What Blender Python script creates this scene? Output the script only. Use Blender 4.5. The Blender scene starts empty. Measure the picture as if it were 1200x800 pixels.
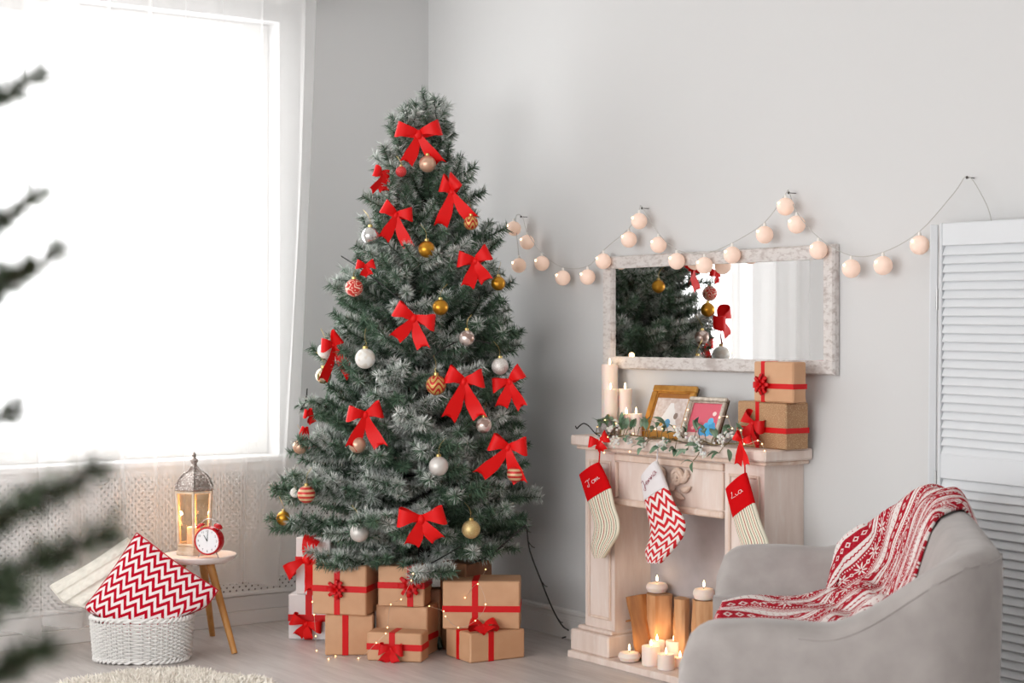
import bpy, math, random
from mathutils import Vector, Matrix
PI = math.pi
rnd = random.Random(7)

# ------------------------------------------------------------------ camera, world, exposure
# room: corner at the origin; fireplace wall is y = 0 (along +x), window wall is x = 0 (along -y)
TH = math.radians(54.8)
F2 = Vector((-math.sin(TH), math.cos(TH), 0)); R2 = Vector((F2.y, -F2.x, 0)); UP = Vector((0, 0, 1))
FOC, HOR, EYE = 2000.0, 386.0, 1.35
_D = EYE * FOC / (707 - HOR); _L = (502 - 600) / FOC * _D
CAM = -(F2 * _D + R2 * _L) + UP * EYE
scn = bpy.context.scene
col = scn.collection
cd = bpy.data.cameras.new('camera'); cam = bpy.data.objects.new('camera', cd); col.objects.link(cam)
cam.location = CAM; cam.rotation_euler = (PI / 2, 0, TH)
cd.sensor_width = 36; cd.lens = FOC / 1200 * 36; cd.shift_y = (HOR - 400) / 1200
cd.clip_start = .05
cd.dof.use_dof = True; cd.dof.focus_distance = 6.2; cd.dof.aperture_fstop = 4.2
scn.camera = cam
world = bpy.data.worlds.new('overcast_daylight'); scn.world = world; world.use_nodes = True
bg = world.node_tree.nodes['Background']; bg.inputs[0].default_value = (.985, .985, .985, 1); bg.inputs[1].default_value = 6.0
vs = scn.view_settings
vs.view_transform = 'Standard'; vs.look = 'None'; vs.gamma = 1; vs.use_curve_mapping = False; vs.exposure = 0.08

def portal(name, loc, rot, sx, sy):
    l = bpy.data.lights.new(name, 'AREA'); l.shape = 'RECTANGLE'; l.size = sx; l.size_y = sy
    l.cycles.is_portal = True
    o = bpy.data.objects.new(name, l); col.objects.link(o); o.location = loc; o.rotation_euler = rot
portal('window_daylight_portal', (-.12, -1.5, 1.78), (0, -PI / 2, 0), 2.0, 1.4)
portal('garden_window_daylight_portal', (4.2, -6.95, 1.55), (PI / 2, 0, 0), 6.6, 2.3)

# ------------------------------------------------------------------ pixel -> place helpers
def ray(px, py): return F2 + R2 * ((px - 600) / FOC) + UP * ((HOR - py) / FOC)
def at(px, py, t): return CAM + ray(px, py) * t
def onz(px, py, z): d = ray(px, py); return CAM + d * ((z - CAM.z) / d.z)
def ony(px, py, y): d = ray(px, py); return CAM + d * ((y - CAM.y) / d.y)
def onx(px, py, x): d = ray(px, py); return CAM + d * ((x - CAM.x) / d.x)
def depth(p): return (Vector(p) - CAM).dot(F2)
def pxs(p): d = Vector(p) - CAM; t = d.dot(F2); return 600 + FOC * d.dot(R2) / t, HOR - FOC * d.z / t

# ------------------------------------------------------------------ node helpers
def srgb(h):
    h = h.lstrip('#'); c = [int(h[i:i + 2], 16) / 255 for i in (0, 2, 4)]
    return tuple(x / 12.92 if x <= .04045 else ((x + .055) / 1.055) ** 2.4 for x in c) + (1,)
class S:
    def __init__(s, nt, k): s.nt, s.k = nt, k
    def op(s, o, b=None, c=None):
        n = s.nt.nodes.new('ShaderNodeMath'); n.operation = o
        s.nt.links.new(s.k, n.inputs[0])
        for i, q in ((1, b), (2, c)):
            if q is None: continue
            if isinstance(q, S): s.nt.links.new(q.k, n.inputs[i])
            else: n.inputs[i].default_value = q
        return S(s.nt, n.outputs[0])
    def __add__(s, b): return s.op('ADD', b)
    def __sub__(s, b): return s.op('SUBTRACT', b)
    def __mul__(s, b): return s.op('MULTIPLY', b)
    def __truediv__(s, b): return s.op('DIVIDE', b)
    def __gt__(s, b): return s.op('GREATER_THAN', b)
    def __lt__(s, b): return s.op('LESS_THAN', b)
    def fract(s): return s.op('FRACT')
    def tri(s, p=1.0): return s.op('PINGPONG', p)
    def abs(s): return s.op('ABSOLUTE')
    def max(s, b): return s.op('MAXIMUM', b)
    def min(s, b): return s.op('MINIMUM', b)
class Mat:
    def __init__(m, name, color='#ffffff', rough=.6, metal=0.0, **kw):
        m.mat = bpy.data.materials.new(name); m.mat.use_nodes = True; m.nt = m.mat.node_tree
        m.b = m.nt.nodes['Principled BSDF']
        m.b.inputs['Base Color'].default_value = srgb(color); m.b.inputs['Roughness'].default_value = rough
        m.b.inputs['Metallic'].default_value = metal
        for k, v in kw.items():
            k = k.replace('_', ' ').title().replace('Ior', 'IOR')
            m.b.inputs[k].default_value = srgb(v) if isinstance(v, str) else v
    def new(m, t, **kw):
        n = m.nt.nodes.new(t)
        for k, v in kw.items(): setattr(n, k, v)
        return n
    def coord(m, kind='Object'): return m.new('ShaderNodeTexCoord').outputs[kind]
    def attr(m, name, out='Fac'): return m.new('ShaderNodeAttribute', attribute_name=name).outputs[out]
    def xyz(m, sock):
        n = m.new('ShaderNodeSeparateXYZ'); m.nt.links.new(sock, n.inputs[0]); return [S(m.nt, o) for o in n.outputs]
    def uv(m): return m.xyz(m.attr('pat', 'Vector'))
    def noise(m, scale=10, detail=3, stretch=(1, 1, 1), kind='Object', rough=.5):
        mp = m.new('ShaderNodeMapping'); mp.inputs['Scale'].default_value = stretch
        m.nt.links.new(m.coord(kind), mp.inputs[0])
        n = m.new('ShaderNodeTexNoise'); n.inputs['Scale'].default_value = scale; n.inputs['Detail'].default_value = detail
        n.inputs['Roughness'].default_value = rough
        m.nt.links.new(mp.outputs[0], n.inputs[0]); return S(m.nt, n.outputs[0])
    def mix(m, fac, a, b):
        n = m.new('ShaderNodeMix', data_type='RGBA')
        def put(i, q):
            if isinstance(q, S): m.nt.links.new(q.k, n.inputs[i])
            elif isinstance(q, str): n.inputs[i].default_value = srgb(q)
            elif isinstance(q, (int, float)): n.inputs[i].default_value = q
            else: m.nt.links.new(q, n.inputs[i])
        put(0, fac); put(6, a); put(7, b); return n.outputs[2]
    def ramp(m, fac, lo, hi):
        n = m.new('ShaderNodeMapRange'); n.inputs[1].default_value = lo; n.inputs[2].default_value = hi
        m.nt.links.new(fac.k, n.inputs[0]); return S(m.nt, n.outputs[0])
    def color(m, sock): m.nt.links.new(sock, m.b.inputs['Base Color']); return m
    def rough(m, s): m.nt.links.new(s.k, m.b.inputs['Roughness']); return m
    def bump(m, s, strength=.2, dist=.01):
        n = m.new('ShaderNodeBump'); n.inputs['Strength'].default_value = strength; n.inputs['Distance'].default_value = dist
        m.nt.links.new(s.k, n.inputs['Height']); m.nt.links.new(n.outputs[0], m.b.inputs['Normal']); return m
MATS = {}
def simple(name, color, rough=.6, metal=0., var=None, scale=12, bump=0, dist=.004, stretch=(1, 1, 1), **kw):
    if name in MATS: return MATS[name]
    m = Mat(name, color, rough, metal, **kw)
    if var or bump:
        n = m.noise(scale, 4, stretch)
        if var: m.color(m.mix(m.ramp(n, .3, .7), color, var))
        if bump: m.bump(n, bump, dist)
    MATS[name] = m.mat
    return m.mat
def emit(name, color, strength):
    if name in MATS: return MATS[name]
    m = Mat(name, color, .5); m.b.inputs['Emission Color'].default_value = srgb(color); m.b.inputs['Emission Strength'].default_value = strength
    MATS[name] = m.mat; return m.mat

# ------------------------------------------------------------------ mesh helpers
class MB:
    def __init__(s): s.v, s.f, s.p = [], [], {}
    def add(s, vs, fs, pat=None):
        o = len(s.v); s.v += [tuple(q) for q in vs]; s.f += [tuple(i + o for i in q) for q in fs]
        if pat:
            for i, q in enumerate(pat): s.p[o + i] = q
        return s
    def box(s, x0, x1, y0, y1, z0, z1, bev=0, mx=None):
        if bev <= 0:
            vs = [(x, y, z) for z in (z0, z1) for y in (y0, y1) for x in (x0, x1)]
            fs = [(0, 2, 3, 1), (4, 5, 7, 6), (0, 1, 5, 4), (2, 6, 7, 3), (0, 4, 6, 2), (1, 3, 7, 5)]
        else:
            b = min(bev, (x1 - x0) * .49, (y1 - y0) * .49, (z1 - z0) * .49)
            X, Y, Z = (x0, x1), (y0, y1), (z0, z1); vs = []; idx = {}
            for k in (0, 1):
                for j in (0, 1):
                    for i in (0, 1):
                        for a in range(3):
                            q = [X[i], Y[j], Z[k]]; sg = [1 - 2 * i, 1 - 2 * j, 1 - 2 * k]
                            for c in range(3):
                                if c != a: q[c] += b * sg[c]
                            idx[(i, j, k, a)] = len(vs); vs.append(tuple(q))
            fs = []
            for i in (0, 1):
                q = [idx[(i, j, k, 0)] for j, k in ((0, 0), (1, 0), (1, 1), (0, 1))]; fs.append(q if i else q[::-1])
                q = [idx[(j, i, k, 1)] for j, k in ((0, 0), (0, 1), (1, 1), (1, 0))]; fs.append(q if i else q[::-1])
                q = [idx[(j, k, i, 2)] for j, k in ((0, 0), (1, 0), (1, 1), (0, 1))]; fs.append(q if i else q[::-1])
            for j in (0, 1):
                for k in (0, 1):
                    for (ax, mk) in ((0, lambda i, a: idx[(i, j, k, a)]), (1, lambda i, a: idx[(j, i, k, a)]), (2, lambda i, a: idx[(j, k, i, a)])):
                        a, c = [q for q in range(3) if q != ax]
                        fs.append((mk(0, a), mk(1, a), mk(1, c), mk(0, c)))
                    for i in (0, 1): fs.append(tuple(idx[(i, j, k, a)] for a in range(3)))
        if mx: vs = [mx @ Vector(q) for q in vs]
        return s.add(vs, fs)
    def lathe(s, prof, n=24, c=(0, 0, 0), mx=None, a0=0.0, sx=1, sy=1):
        vs, fs = [], []
        for r, z in prof:
            for i in range(n):
                a = a0 + 2 * PI * i / n; vs.append(Vector((c[0] + r * sx * math.cos(a), c[1] + r * sy * math.sin(a), c[2] + z)))
        for j in range(len(prof) - 1):
            for i in range(n):
                k = (i + 1) % n; fs.append((j * n + i, j * n + k, (j + 1) * n + k, (j + 1) * n + i))
        if prof[0][0] > 1e-5: fs.append(tuple(range(n))[::-1])
        if prof[-1][0] > 1e-5: fs.append(tuple((len(prof) - 1) * n + i for i in range(n)))
        if mx: vs = [mx @ q for q in vs]
        return s.add(vs, fs)
    def tube(s, pts, r, n=6, closed=False, ell=None):
        pts = [Vector(q) for q in pts]; m = len(pts); vs, fs = [], []
        rs = r if isinstance(r, (list, tuple)) else [r] * m
        ref = None
        for i, q in enumerate(pts):
            t = (pts[(i + 1) % m] - pts[i - 1]) if closed else (pts[min(i + 1, m - 1)] - pts[max(i - 1, 0)])
            t = t.normalized() if t.length > 1e-9 else Vector((0, 0, 1))
            if ref is None: ref = t.orthogonal().normalized() if ell is None else Vector(ell[0])
            ref = (ref - t * ref.dot(t)); ref = ref.normalized() if ref.length > 1e-6 else t.orthogonal().normalized()
            b = t.cross(ref); e = 1 if ell is None else ell[1]
            for k in range(n):
                a = 2 * PI * k / n; vs.append(q + (ref * math.cos(a) + b * math.sin(a) * e) * rs[i])
        for i in range(m if closed else m - 1):
            j = (i + 1) % m
            for k in range(n):
                l = (k + 1) % n; fs.append((i * n + k, i * n + l, j * n + l, j * n + k))
        if not closed: fs.append(tuple(range(n))[::-1]); fs.append(tuple((m - 1) * n + k for k in range(n)))
        return s.add(vs, fs)
    def grid(s, fn, nu, nv, closed_u=False, pat=None):
        vs, ps = [], []
        for j in range(nv + 1):
            for i in range(nu if closed_u else nu + 1):
                u, v = i / nu, j / nv; vs.append(Vector(fn(u, v)))
                ps.append(pat(u, v) if pat else (u, v, 0))
        w = nu if closed_u else nu + 1; fs = []
        for j in range(nv):
            for i in range(nu):
                k = (i + 1) % w; fs.append((j * w + i, j * w + k, (j + 1) * w + k, (j + 1) * w + i))
        return s.add(vs, fs, ps)
    def sphere(s, c, r, n=16, sc=(1, 1, 1)):
        m = max(6, n // 2)
        o = len(s.v)
        s.lathe([(max(1e-6, math.sin(PI * j / m)) * r, -math.cos(PI * j / m) * r * sc[2]) for j in range(m + 1)], n, c, sx=sc[0], sy=sc[1])
        return s
    def mesh(s, name, smooth=True, ang=35):
        me = bpy.data.meshes.new(name); me.from_pydata(s.v, [], s.f)
        if s.p:
            a = me.attributes.new('pat', 'FLOAT_VECTOR', 'POINT')
            for i, q in s.p.items(): a.data[i].vector = q
        me.update()
        if smooth:
            me.polygons.foreach_set('use_smooth', [True] * len(me.polygons))
            me.set_sharp_from_angle(angle=math.radians(ang))
        return me
def link(name, me, mat=None, parent=None):
    o = bpy.data.objects.new(name, me); col.objects.link(o)
    if mat is not None and not me.materials: me.materials.append(mat)
    if parent is not None: o.parent = parent
    return o
def part(name, mb, mat, parent=None, smooth=True, ang=35):
    return link(name, mb.mesh(name, smooth, ang), mat, parent)
def tag(o, label, cat, group=None):
    o['label'] = label; o['category'] = cat
    if group: o['group'] = group
    return o
def struct(o, label=None):
    o['kind'] = 'structure'
    if label: o['label'] = label
    return o
def thing(name, label, cat, loc=(0, 0, 0), rz=0, group=None):
    o = bpy.data.objects.new(name, None); col.objects.link(o); o.empty_display_size = .05
    o.location = loc; o.rotation_euler = (0, 0, rz); return tag(o, label, cat, group)
def lerp(a, b, t): return a + (b - a) * t
def sstep(t): t = max(0., min(1., t)); return t * t * (3 - 2 * t)
def interp(x, tab):
    if x <= tab[0][0]: return tab[0][1]
    for (a, b), (c, d) in zip(tab, tab[1:]):
        if x <= c: return lerp(b, d, (x - a) / (c - a))
    return tab[-1][1]
def catmull(pts, k=6):
    pts = [Vector(p) for p in pts]; out = []
    for i in range(len(pts) - 1):
        p0, p1, p2, p3 = pts[max(i - 1, 0)], pts[i], pts[i + 1], pts[min(i + 2, len(pts) - 1)]
        for j in range(k):
            t = j / k
            out.append(.5 * ((2 * p1) + (p2 - p0) * t + (2 * p0 - 5 * p1 + 4 * p2 - p3) * t * t + (3 * p1 - p0 - 3 * p2 + p3) * t ** 3))
    return out + [pts[-1]]

# ------------------------------------------------------------------ materials of the shell
def wall_mat():
    m = Mat('white_wall_paint', '#d3d3d3', .75); n = m.noise(60, 3); m.bump(n, .05, .002); return m.mat
WALL = wall_mat()
def floor_mat():
    m = Mat('grey_laminate', '#c2bdba', .38); n = m.noise(2.2, 5, (1.2, 9, 1)); n2 = m.noise(7, 4, (.6, 7, 1))
    c = m.mix(m.ramp(n, .35, .7), '#cbc4c0', '#bab2ae'); c2 = m.mix(m.ramp(n2, .5, .85), c, '#d5cfcb'); m.color(c2)
    m.rough(n * .2 + .28); return m.mat
WHITE = simple('white_gloss_paint', '#e9e8e6', .4)
SATIN = simple('white_satin_trim', '#dedcda', .5)

# ------------------------------------------------------------------ the room
CEIL = 3.0; XE = 9.2; YS = -7.0
Y0, Y1, Z0, Z1 = -2.2, -.82, .77, 2.78         # window opening in the window wall
struct(part('floor', MB().box(-.2, XE + .15, YS - .15, .15, -.1, 0), floor_mat()))
struct(part('ceiling', MB().box(-.2, XE + .15, YS - .15, .15, CEIL, CEIL + .1), simple('ceiling_paint', '#f0f0ee', .8)))
struct(part('wall_fireplace', MB().box(0, XE, 0, .15, 0, CEIL), WALL))
w = MB().box(-.2, 0, YS, Y0, 0, CEIL).box(-.2, 0, Y1, .15, 0, CEIL).box(-.2, 0, Y0, Y1, 0, Z0 - .03).box(-.2, 0, Y0, Y1, Z1, CEIL)
struct(part('wall_window', w, WALL, smooth=False))
struct(part('wall_far', MB().box(XE, XE + .15, YS, .15, 0, CEIL), WALL))
w = MB().box(-.2, .9, YS - .15, YS, 0, CEIL).box(7.5, XE + .15, YS - .15, YS, 0, CEIL).box(.9, 7.5, YS - .15, YS, 0, .4).box(.9, 7.5, YS - .15, YS, 2.7, CEIL)
struct(part('wall_garden', w, WALL, smooth=False))
# baseboards
b = MB().box(.02, XE, -.016, 0, 0, .085).box(.02, XE, -.011, 0, .085, .105).box(.02, XE, -.02, 0, .105, .128, .006)
struct(part('baseboard_fireplace', b, SATIN))
b = MB().box(0, .03, YS, 0, 0, .062, .003).box(0, .022, YS, 0, .062, .13, .004)
struct(part('baseboard_window', b, SATIN))
# window behind the curtain
wn = struct(link('window_1', MB().box(-.2, .05, Y0 - .04, Y1 + .04, Z0 - .03, Z0, .006).mesh('window_sill'), WHITE))
fr = MB()
for a, bb, c, d in ((Y0, Y0 + .06, Z0, Z1), (Y1 - .06, Y1, Z0, Z1), (Y0 + .06, Y1 - .06, Z0, Z0 + .06), (Y0 + .06, Y1 - .06, Z1 - .06, Z1), ((Y0 + Y1) / 2 - .04, (Y0 + Y1) / 2 + .04, Z0 + .06, Z1 - .06)):
    fr.box(-.17, -.11, a, bb, c, d, .004)
part('window_frame', fr, WHITE, wn)
def glass_mat(name, tint='#ffffff', refl=.05):
    m = Mat(name); nt = m.nt; tr = m.new('ShaderNodeBsdfTransparent'); tr.inputs[0].default_value = srgb(tint)
    g = m.new('ShaderNodeBsdfGlossy'); g.inputs['Roughness'].default_value = .02
    x = m.new('ShaderNodeMixShader'); x.inputs[0].default_value = refl
    nt.links.new(tr.outputs[0], x.inputs[1]); nt.links.new(g.outputs[0], x.inputs[2])
    nt.links.new(x.outputs[0], nt.nodes['Material Output'].inputs[0]); return m.mat
GLASS = glass_mat('window_glass')
for a, bb in ((Y0 + .05, (Y0 + Y1) / 2 - .03), ((Y0 + Y1) / 2 + .03, Y1 - .05)):
    part('pane', MB().box(-.143, -.137, a, bb, Z0 + .05, Z1 - .05), GLASS, wn)
wn = struct(link('window_2', MB().box(.9, 7.5, YS - .15, YS + .1, .38, .41).mesh('window_sill'), WHITE))
fr = MB().box(.9, 7.5, YS - .12, YS - .06, .41, .47).box(.9, 7.5, YS - .12, YS - .06, 2.64, 2.7)
for x in (.9, 2.52, 4.17, 5.82, 7.44): fr.box(x, x + .06, YS - .12, YS - .06, .47, 2.64)
part('window_frame', fr, WHITE, wn)

# perforated radiator screen under the window
def radiator():
    t = thing('radiator_screen', 'white perforated radiator screen with small diamond holes under the window', 'radiator screen', (0.002, 0, 0))
    ya, yb, za, zb = -2.6, -.30, .15, .70; n = 146; cy = (yb - ya) / n; m = int((zb - za) / (cy * 1.0)); cz = (zb - za) / m
    p = MB(); x0, x1 = .014, .018
    for j in range(m):
        for i in range(n):
            yc, zc = ya + (i + .5) * cy, za + (j + .5) * cz; h = .38 * cy
            o = [(yc - cy / 2, zc - cz / 2), (yc + cy / 2, zc - cz / 2), (yc + cy / 2, zc + cz / 2), (yc - cy / 2, zc + cz / 2)]
            k = [(yc, zc - h), (yc + h, zc), (yc, zc + h), (yc - h, zc)]
            if (i + j) % 2 == 0:
                q = [(x1, *a) for a in o] + [(x1, *a) for a in k] + [(x0, *a) for a in k]
                f = [(0, 1, 4), (1, 2, 5), (2, 3, 6), (3, 0, 7), (0, 4, 7), (1, 5, 4), (2, 6, 5), (3, 7, 6)]
                f += [(4, 5, 9, 8), (5, 6, 10, 9), (6, 7, 11, 10), (7, 4, 8, 11)]
                p.add(q, f)
            else: p.add([(x1, *a) for a in o], [(0, 1, 2, 3)])
    part('perforated_panel', p, WHITE, t, smooth=False)
    part('frame', MB().box(.0, .022, ya - .04, yb + .04, zb, zb + .04, .003).box(.0, .022, ya - .04, yb + .04, za - .018, za, .003)
         .box(.0, .022, ya - .04, ya, za, zb).box(.0, .022, yb, yb + .04, za, zb), WHITE, t)
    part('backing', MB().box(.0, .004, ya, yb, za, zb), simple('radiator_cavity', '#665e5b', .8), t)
radiator()

# ------------------------------------------------------------------ sheer curtains
def sheer_mat():
    m = Mat('sheer_voile', '#f6f6f5', .8); nt = m.nt
    out = nt.nodes['Material Output']
    d = m.new('ShaderNodeBsdfDiffuse'); d.inputs[0].default_value = srgb('#f2f1f0')
    tl = m.new('ShaderNodeBsdfTranslucent'); tl.inputs[0].default_value = srgb('#f2f1f0')
    tr = m.new('ShaderNodeBsdfTransparent')
    a = m.new('ShaderNodeMixShader'); a.inputs[0].default_value = .45
    nt.links.new(d.outputs[0], a.inputs[1]); nt.links.new(tl.outputs[0], a.inputs[2])
    b = m.new('ShaderNodeMixShader'); b.inputs[0].default_value = .67
    nt.links.new(a.outputs[0], b.inputs[1]); nt.links.new(tr.outputs[0], b.inputs[2])
    nt.links.new(b.outputs[0], out.inputs[0]); return m.mat
SHEER = sheer_mat()
def curtain(label, ya, yb, ybot_a, ybot_b, xc, folds, seed, amp, hem):
    r = random.Random(seed); nu = folds * 22; ph = [r.uniform(0, 6) for _ in range(4)]
    def fn(u, v):
        z = lerp(hem + .03 * math.sin(u * 7 + ph[0]) * math.sin(u * 23 + ph[1]), 2.93, v)
        k = (1 - v) ** 1.4
        y = lerp(lerp(ya, yb, u), lerp(ybot_a, ybot_b, u), k)
        w_ = 2 * PI * folds * (u + .013 * math.sin(9 * u + ph[2]) + .02 * math.sin(3 * v + u * 5 + ph[3]) * (1 - v))
        a = amp * (.55 + .45 * math.sin(5.3 * u + ph[1]) ** 2) * (.6 + .5 * abs(v - .45))
        return (xc + a * math.sin(w_ + 1.2) + .2 * a * math.sin(2.7 * w_ + ph[0]), y + 1.75 * a * math.sin(w_), z)
    t = thing('sheer_curtain', label, 'curtain', (0, 0, 0), 0, 'sheer curtains at the window')
    part('fabric', MB().grid(fn, nu, 26), SHEER, t, ang=180)
    def hemf(u, v):
        p = fn(u, 0); q = fn(u, .015); return (p[0] + .001, p[1], lerp(p[2], p[2] + .035, v))
    part('hem', MB().grid(hemf, nu, 1), SHEER, t, ang=180)
    tp = MB()
    def topf(u, v): p = fn(u, lerp(.965, 1, v)); return (p[0] + .002, p[1], p[2])
    part('heading_tape', MB().grid(topf, nu, 2), SHEER, t, ang=180)
curtain('wide white sheer curtain covering most of the window, next to the christmas tree', -1.98, onx(374, 100, .1).y, -1.86, onx(343, 640, .1).y, .10, 7, 3, .03, .205)
curtain('narrow white sheer curtain panel at the window end away from the tree', -2.48, -1.86, -2.48, -1.72, .16, 4, 5, .022, .09)
rail = thing('curtain_rail', 'white ceiling track carrying the sheer curtains', 'curtain rail', (0, 0, 0))
part('track', MB().box(.07, .16, -2.7, -.45, 2.94, 2.965, .004), WHITE, rail)
for y_ in (-2.3, -.95): part('ceiling_mount', MB().box(.095, .135, y_, y_ + .1, 2.965, CEIL), WHITE, rail)

# ------------------------------------------------------------------ fireplace surround
def limed(name, base='#ead9cf', dark='#d8c2b5'):
    m = Mat(name, base, .6); n = m.noise(9, 5, (2, 2, .35)); n2 = m.noise(40, 3, (1, 1, .2))
    c = m.mix(m.ramp(n, .4, .8), base, dark); m.color(m.mix(m.ramp(n2, .55, .9), c, '#efe6df')); m.bump(n2, .08, .002); return m.mat
LIMED = limed('limewashed_wood')
LIMED_H = limed('limewashed_wood_edge', '#e6d0c1', '#cfae98')
FX0, FX1, FYB, FYF = 1.48, 2.635, -.2, -.245
def fireplace():
    t = thing('fireplace_surround', 'whitewashed wooden mantel fireplace surround with carved scroll under the mirror', 'fireplace', (0, 0, 0))
    G = -.002
    bx0, bx1 = FX0 + .045, FX1 - .05
    zs1 = .915; zs0 = zs1 - .042
    pl = ony(720.5, 650, FYB).x; pr = ony(849.5, 620, FYB).x
    zl = .645
    part('shelf', MB().box(FX0, FX1, FYF, G, zs0, zs1, .006), LIMED, t)
    part('shelf_moulding', MB().box(FX0 + .018, FX1 - .018, FYF + .018, G, zs0 - .016, zs0, .004), LIMED_H, t)
    zt = zs0 - .016
    part('hearth_slab', MB().box(FX0 + .002, FX1 - .002, -.262, G, 0, .028, .003), LIMED, t)
    for a, bb in ((bx0, pl), (pr, bx1)):
        p = part('pilaster', MB().box(a, bb, FYB, G, .028, zt), LIMED, t)
        w_ = bb - a; m = MB(); i = .022; z0, z1 = .17, zt - .04
        for q in ((a + i, a + i + .012, z0, z1), (bb - i - .012, bb - i, z0, z1)): m.box(q[0], q[1], FYB - .008, FYB, q[2], q[3], .003)
        for q in ((z0, z0 + .012), (z1 - .012, z1)): m.box(a + i + .012, bb - i - .012, FYB - .008, FYB, q[0], q[1], .003)
        part('panel_moulding', m, LIMED_H, p)
        ex = .045
        xa, xb = (FX0, bb + .012) if a == bx0 else (a - .012, FX1)
        q = part('plinth', MB().box(xa, xb, FYF, G, .028, .115, .006), LIMED, t)
        part('plinth_moulding', MB().box(xa + .02, xb - .006, FYF + .022, G, .115, .132, .005), LIMED, q)
    fz = part('frieze', MB().box(pl, pr, FYB + .01, -.05, zl, zt), LIMED, t)
    m = MB(); y0, y1 = FYB - .006, FYB + .01
    m.box(pl + .004, pr - .004, y0 - .004, y1, zt - .035, zt - .008, .004).box(pl + .004, pr - .004, y0 - .006, y1, zl, zl + .026, .006)
    m.box(pl + .004, pl + .014, y0, y1, zl + .03, zt - .04, .003).box(pr - .014, pr - .004, y0, y1, zl + .03, zt - .04, .003)
    part('frieze_moulding', m, LIMED_H, fz)
    # carved scroll, mirrored about the middle of the frieze
    cx = ony(784, 562, FYB).x; cz = ony(784, 562, FYB).z; m = MB()
    for sg in (-1, 1):
        sp = []
        for k in range(26):
            a = k / 25 * 4.2 * PI * .9; r = .034 * (1 - k / 30)
            sp.append((cx + sg * (.05 + r * math.cos(a)), FYB - .004, cz + .012 + r * math.sin(a)))
        m.tube(sp, [.011 - .006 * k / 25 for k in range(26)], 8)
        for dx, dz, L, ang in ((.07, -.005, .06, .3), (.075, -.03, .055, -.25), (.045, -.045, .05, -.9), (.1, .012, .035, .9)):
            e = [(cx + sg * (dx + L * s_ * math.cos(ang + .5 * s_)), FYB - .003, cz + dz + L * s_ * math.sin(ang + .5 * s_)) for s_ in (0, .25, .5, .75, 1)]
            m.tube(e, [.004, .012, .013, .009, .003], 8)
        m.tube([(cx, FYB - .003, cz - .04), (cx + sg * .02, FYB - .003, cz - .03), (cx + sg * .035, FYB - .003, cz + .0), (cx + sg * .06, FYB - .003, cz + .035)], [.012, .013, .011, .006], 8)
    part('carved_scroll', m, LIMED_H, fz)
    GREY = simple('firebox_panel', '#b7b0b2', .7, var='#aaa3a4')
    part('firebox_back', MB().box(pl, pr, -.012, G, .028, zl), GREY, t)
    part('firebox_top', MB().box(pl, pr, -.05, -.012, zl - .02, zl), GREY, t)
    return zs1, pl, pr
ZM, FPL, FPR = fireplace()

# ------------------------------------------------------------------ mirror
def mirror():
    m = Mat('distressed_white_wood', '#cdc6c2', .7); n = m.noise(60, 6, (.45, 1, 1), rough=.7); n2 = m.noise(14, 4)
    c = m.mix(m.ramp(n, .48, .72), '#dad5d2', '#a3958f'); m.color(m.mix(m.ramp(n2, .55, .7), c, '#b9afab')); m.bump(n, .35, .004)
    x0, x1, z0, z1 = 1.425, 2.765, 1.185, 1.658; w_ = .052
    t = thing('wall_mirror', 'wide mirror in a distressed whitewashed wooden frame on the wall', 'mirror', (0, 0, 0))
    ring = [[(x0, z0), (x1, z0), (x1, z1), (x0, z1)], [(x0 + w_, z0 + w_), (x1 - w_, z0 + w_), (x1 - w_, z1 - w_), (x0 + w_, z1 - w_)]]
    for i in range(4):
        j = (i + 1) % 4; a, b_, c_, d_ = ring[0][i], ring[0][j], ring[1][j], ring[1][i]
        e = [lerp(a[k], d_[k], .12) for k in (0, 1)]; g = [lerp(b_[k], c_[k], .12) for k in (0, 1)]
        vs = [(q[0], y, q[1]) for q, y in ((a, -.003), (b_, -.003), (a, -.024), (b_, -.024), (e, -.034), (g, -.034), (d_, -.03), (c_, -.03), (d_, -.003), (c_, -.003))]
        part('frame_rail', MB().add(vs, [(0, 1, 3, 2), (2, 3, 5, 4), (4, 5, 7, 6), (6, 7, 9, 8), (0, 2, 4, 6, 8), (1, 9, 7, 5, 3)]), m.mat, t, smooth=False)
    part('glass', MB().box(x0 + w_ - .006, x1 - w_ + .006, -.016, -.006, z0 + w_ - .006, z1 - w_ + .006), Mat('silvered_mirror', '#f2f2f2', .0, 1.0).mat, t, smooth=False)
mirror()

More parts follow.
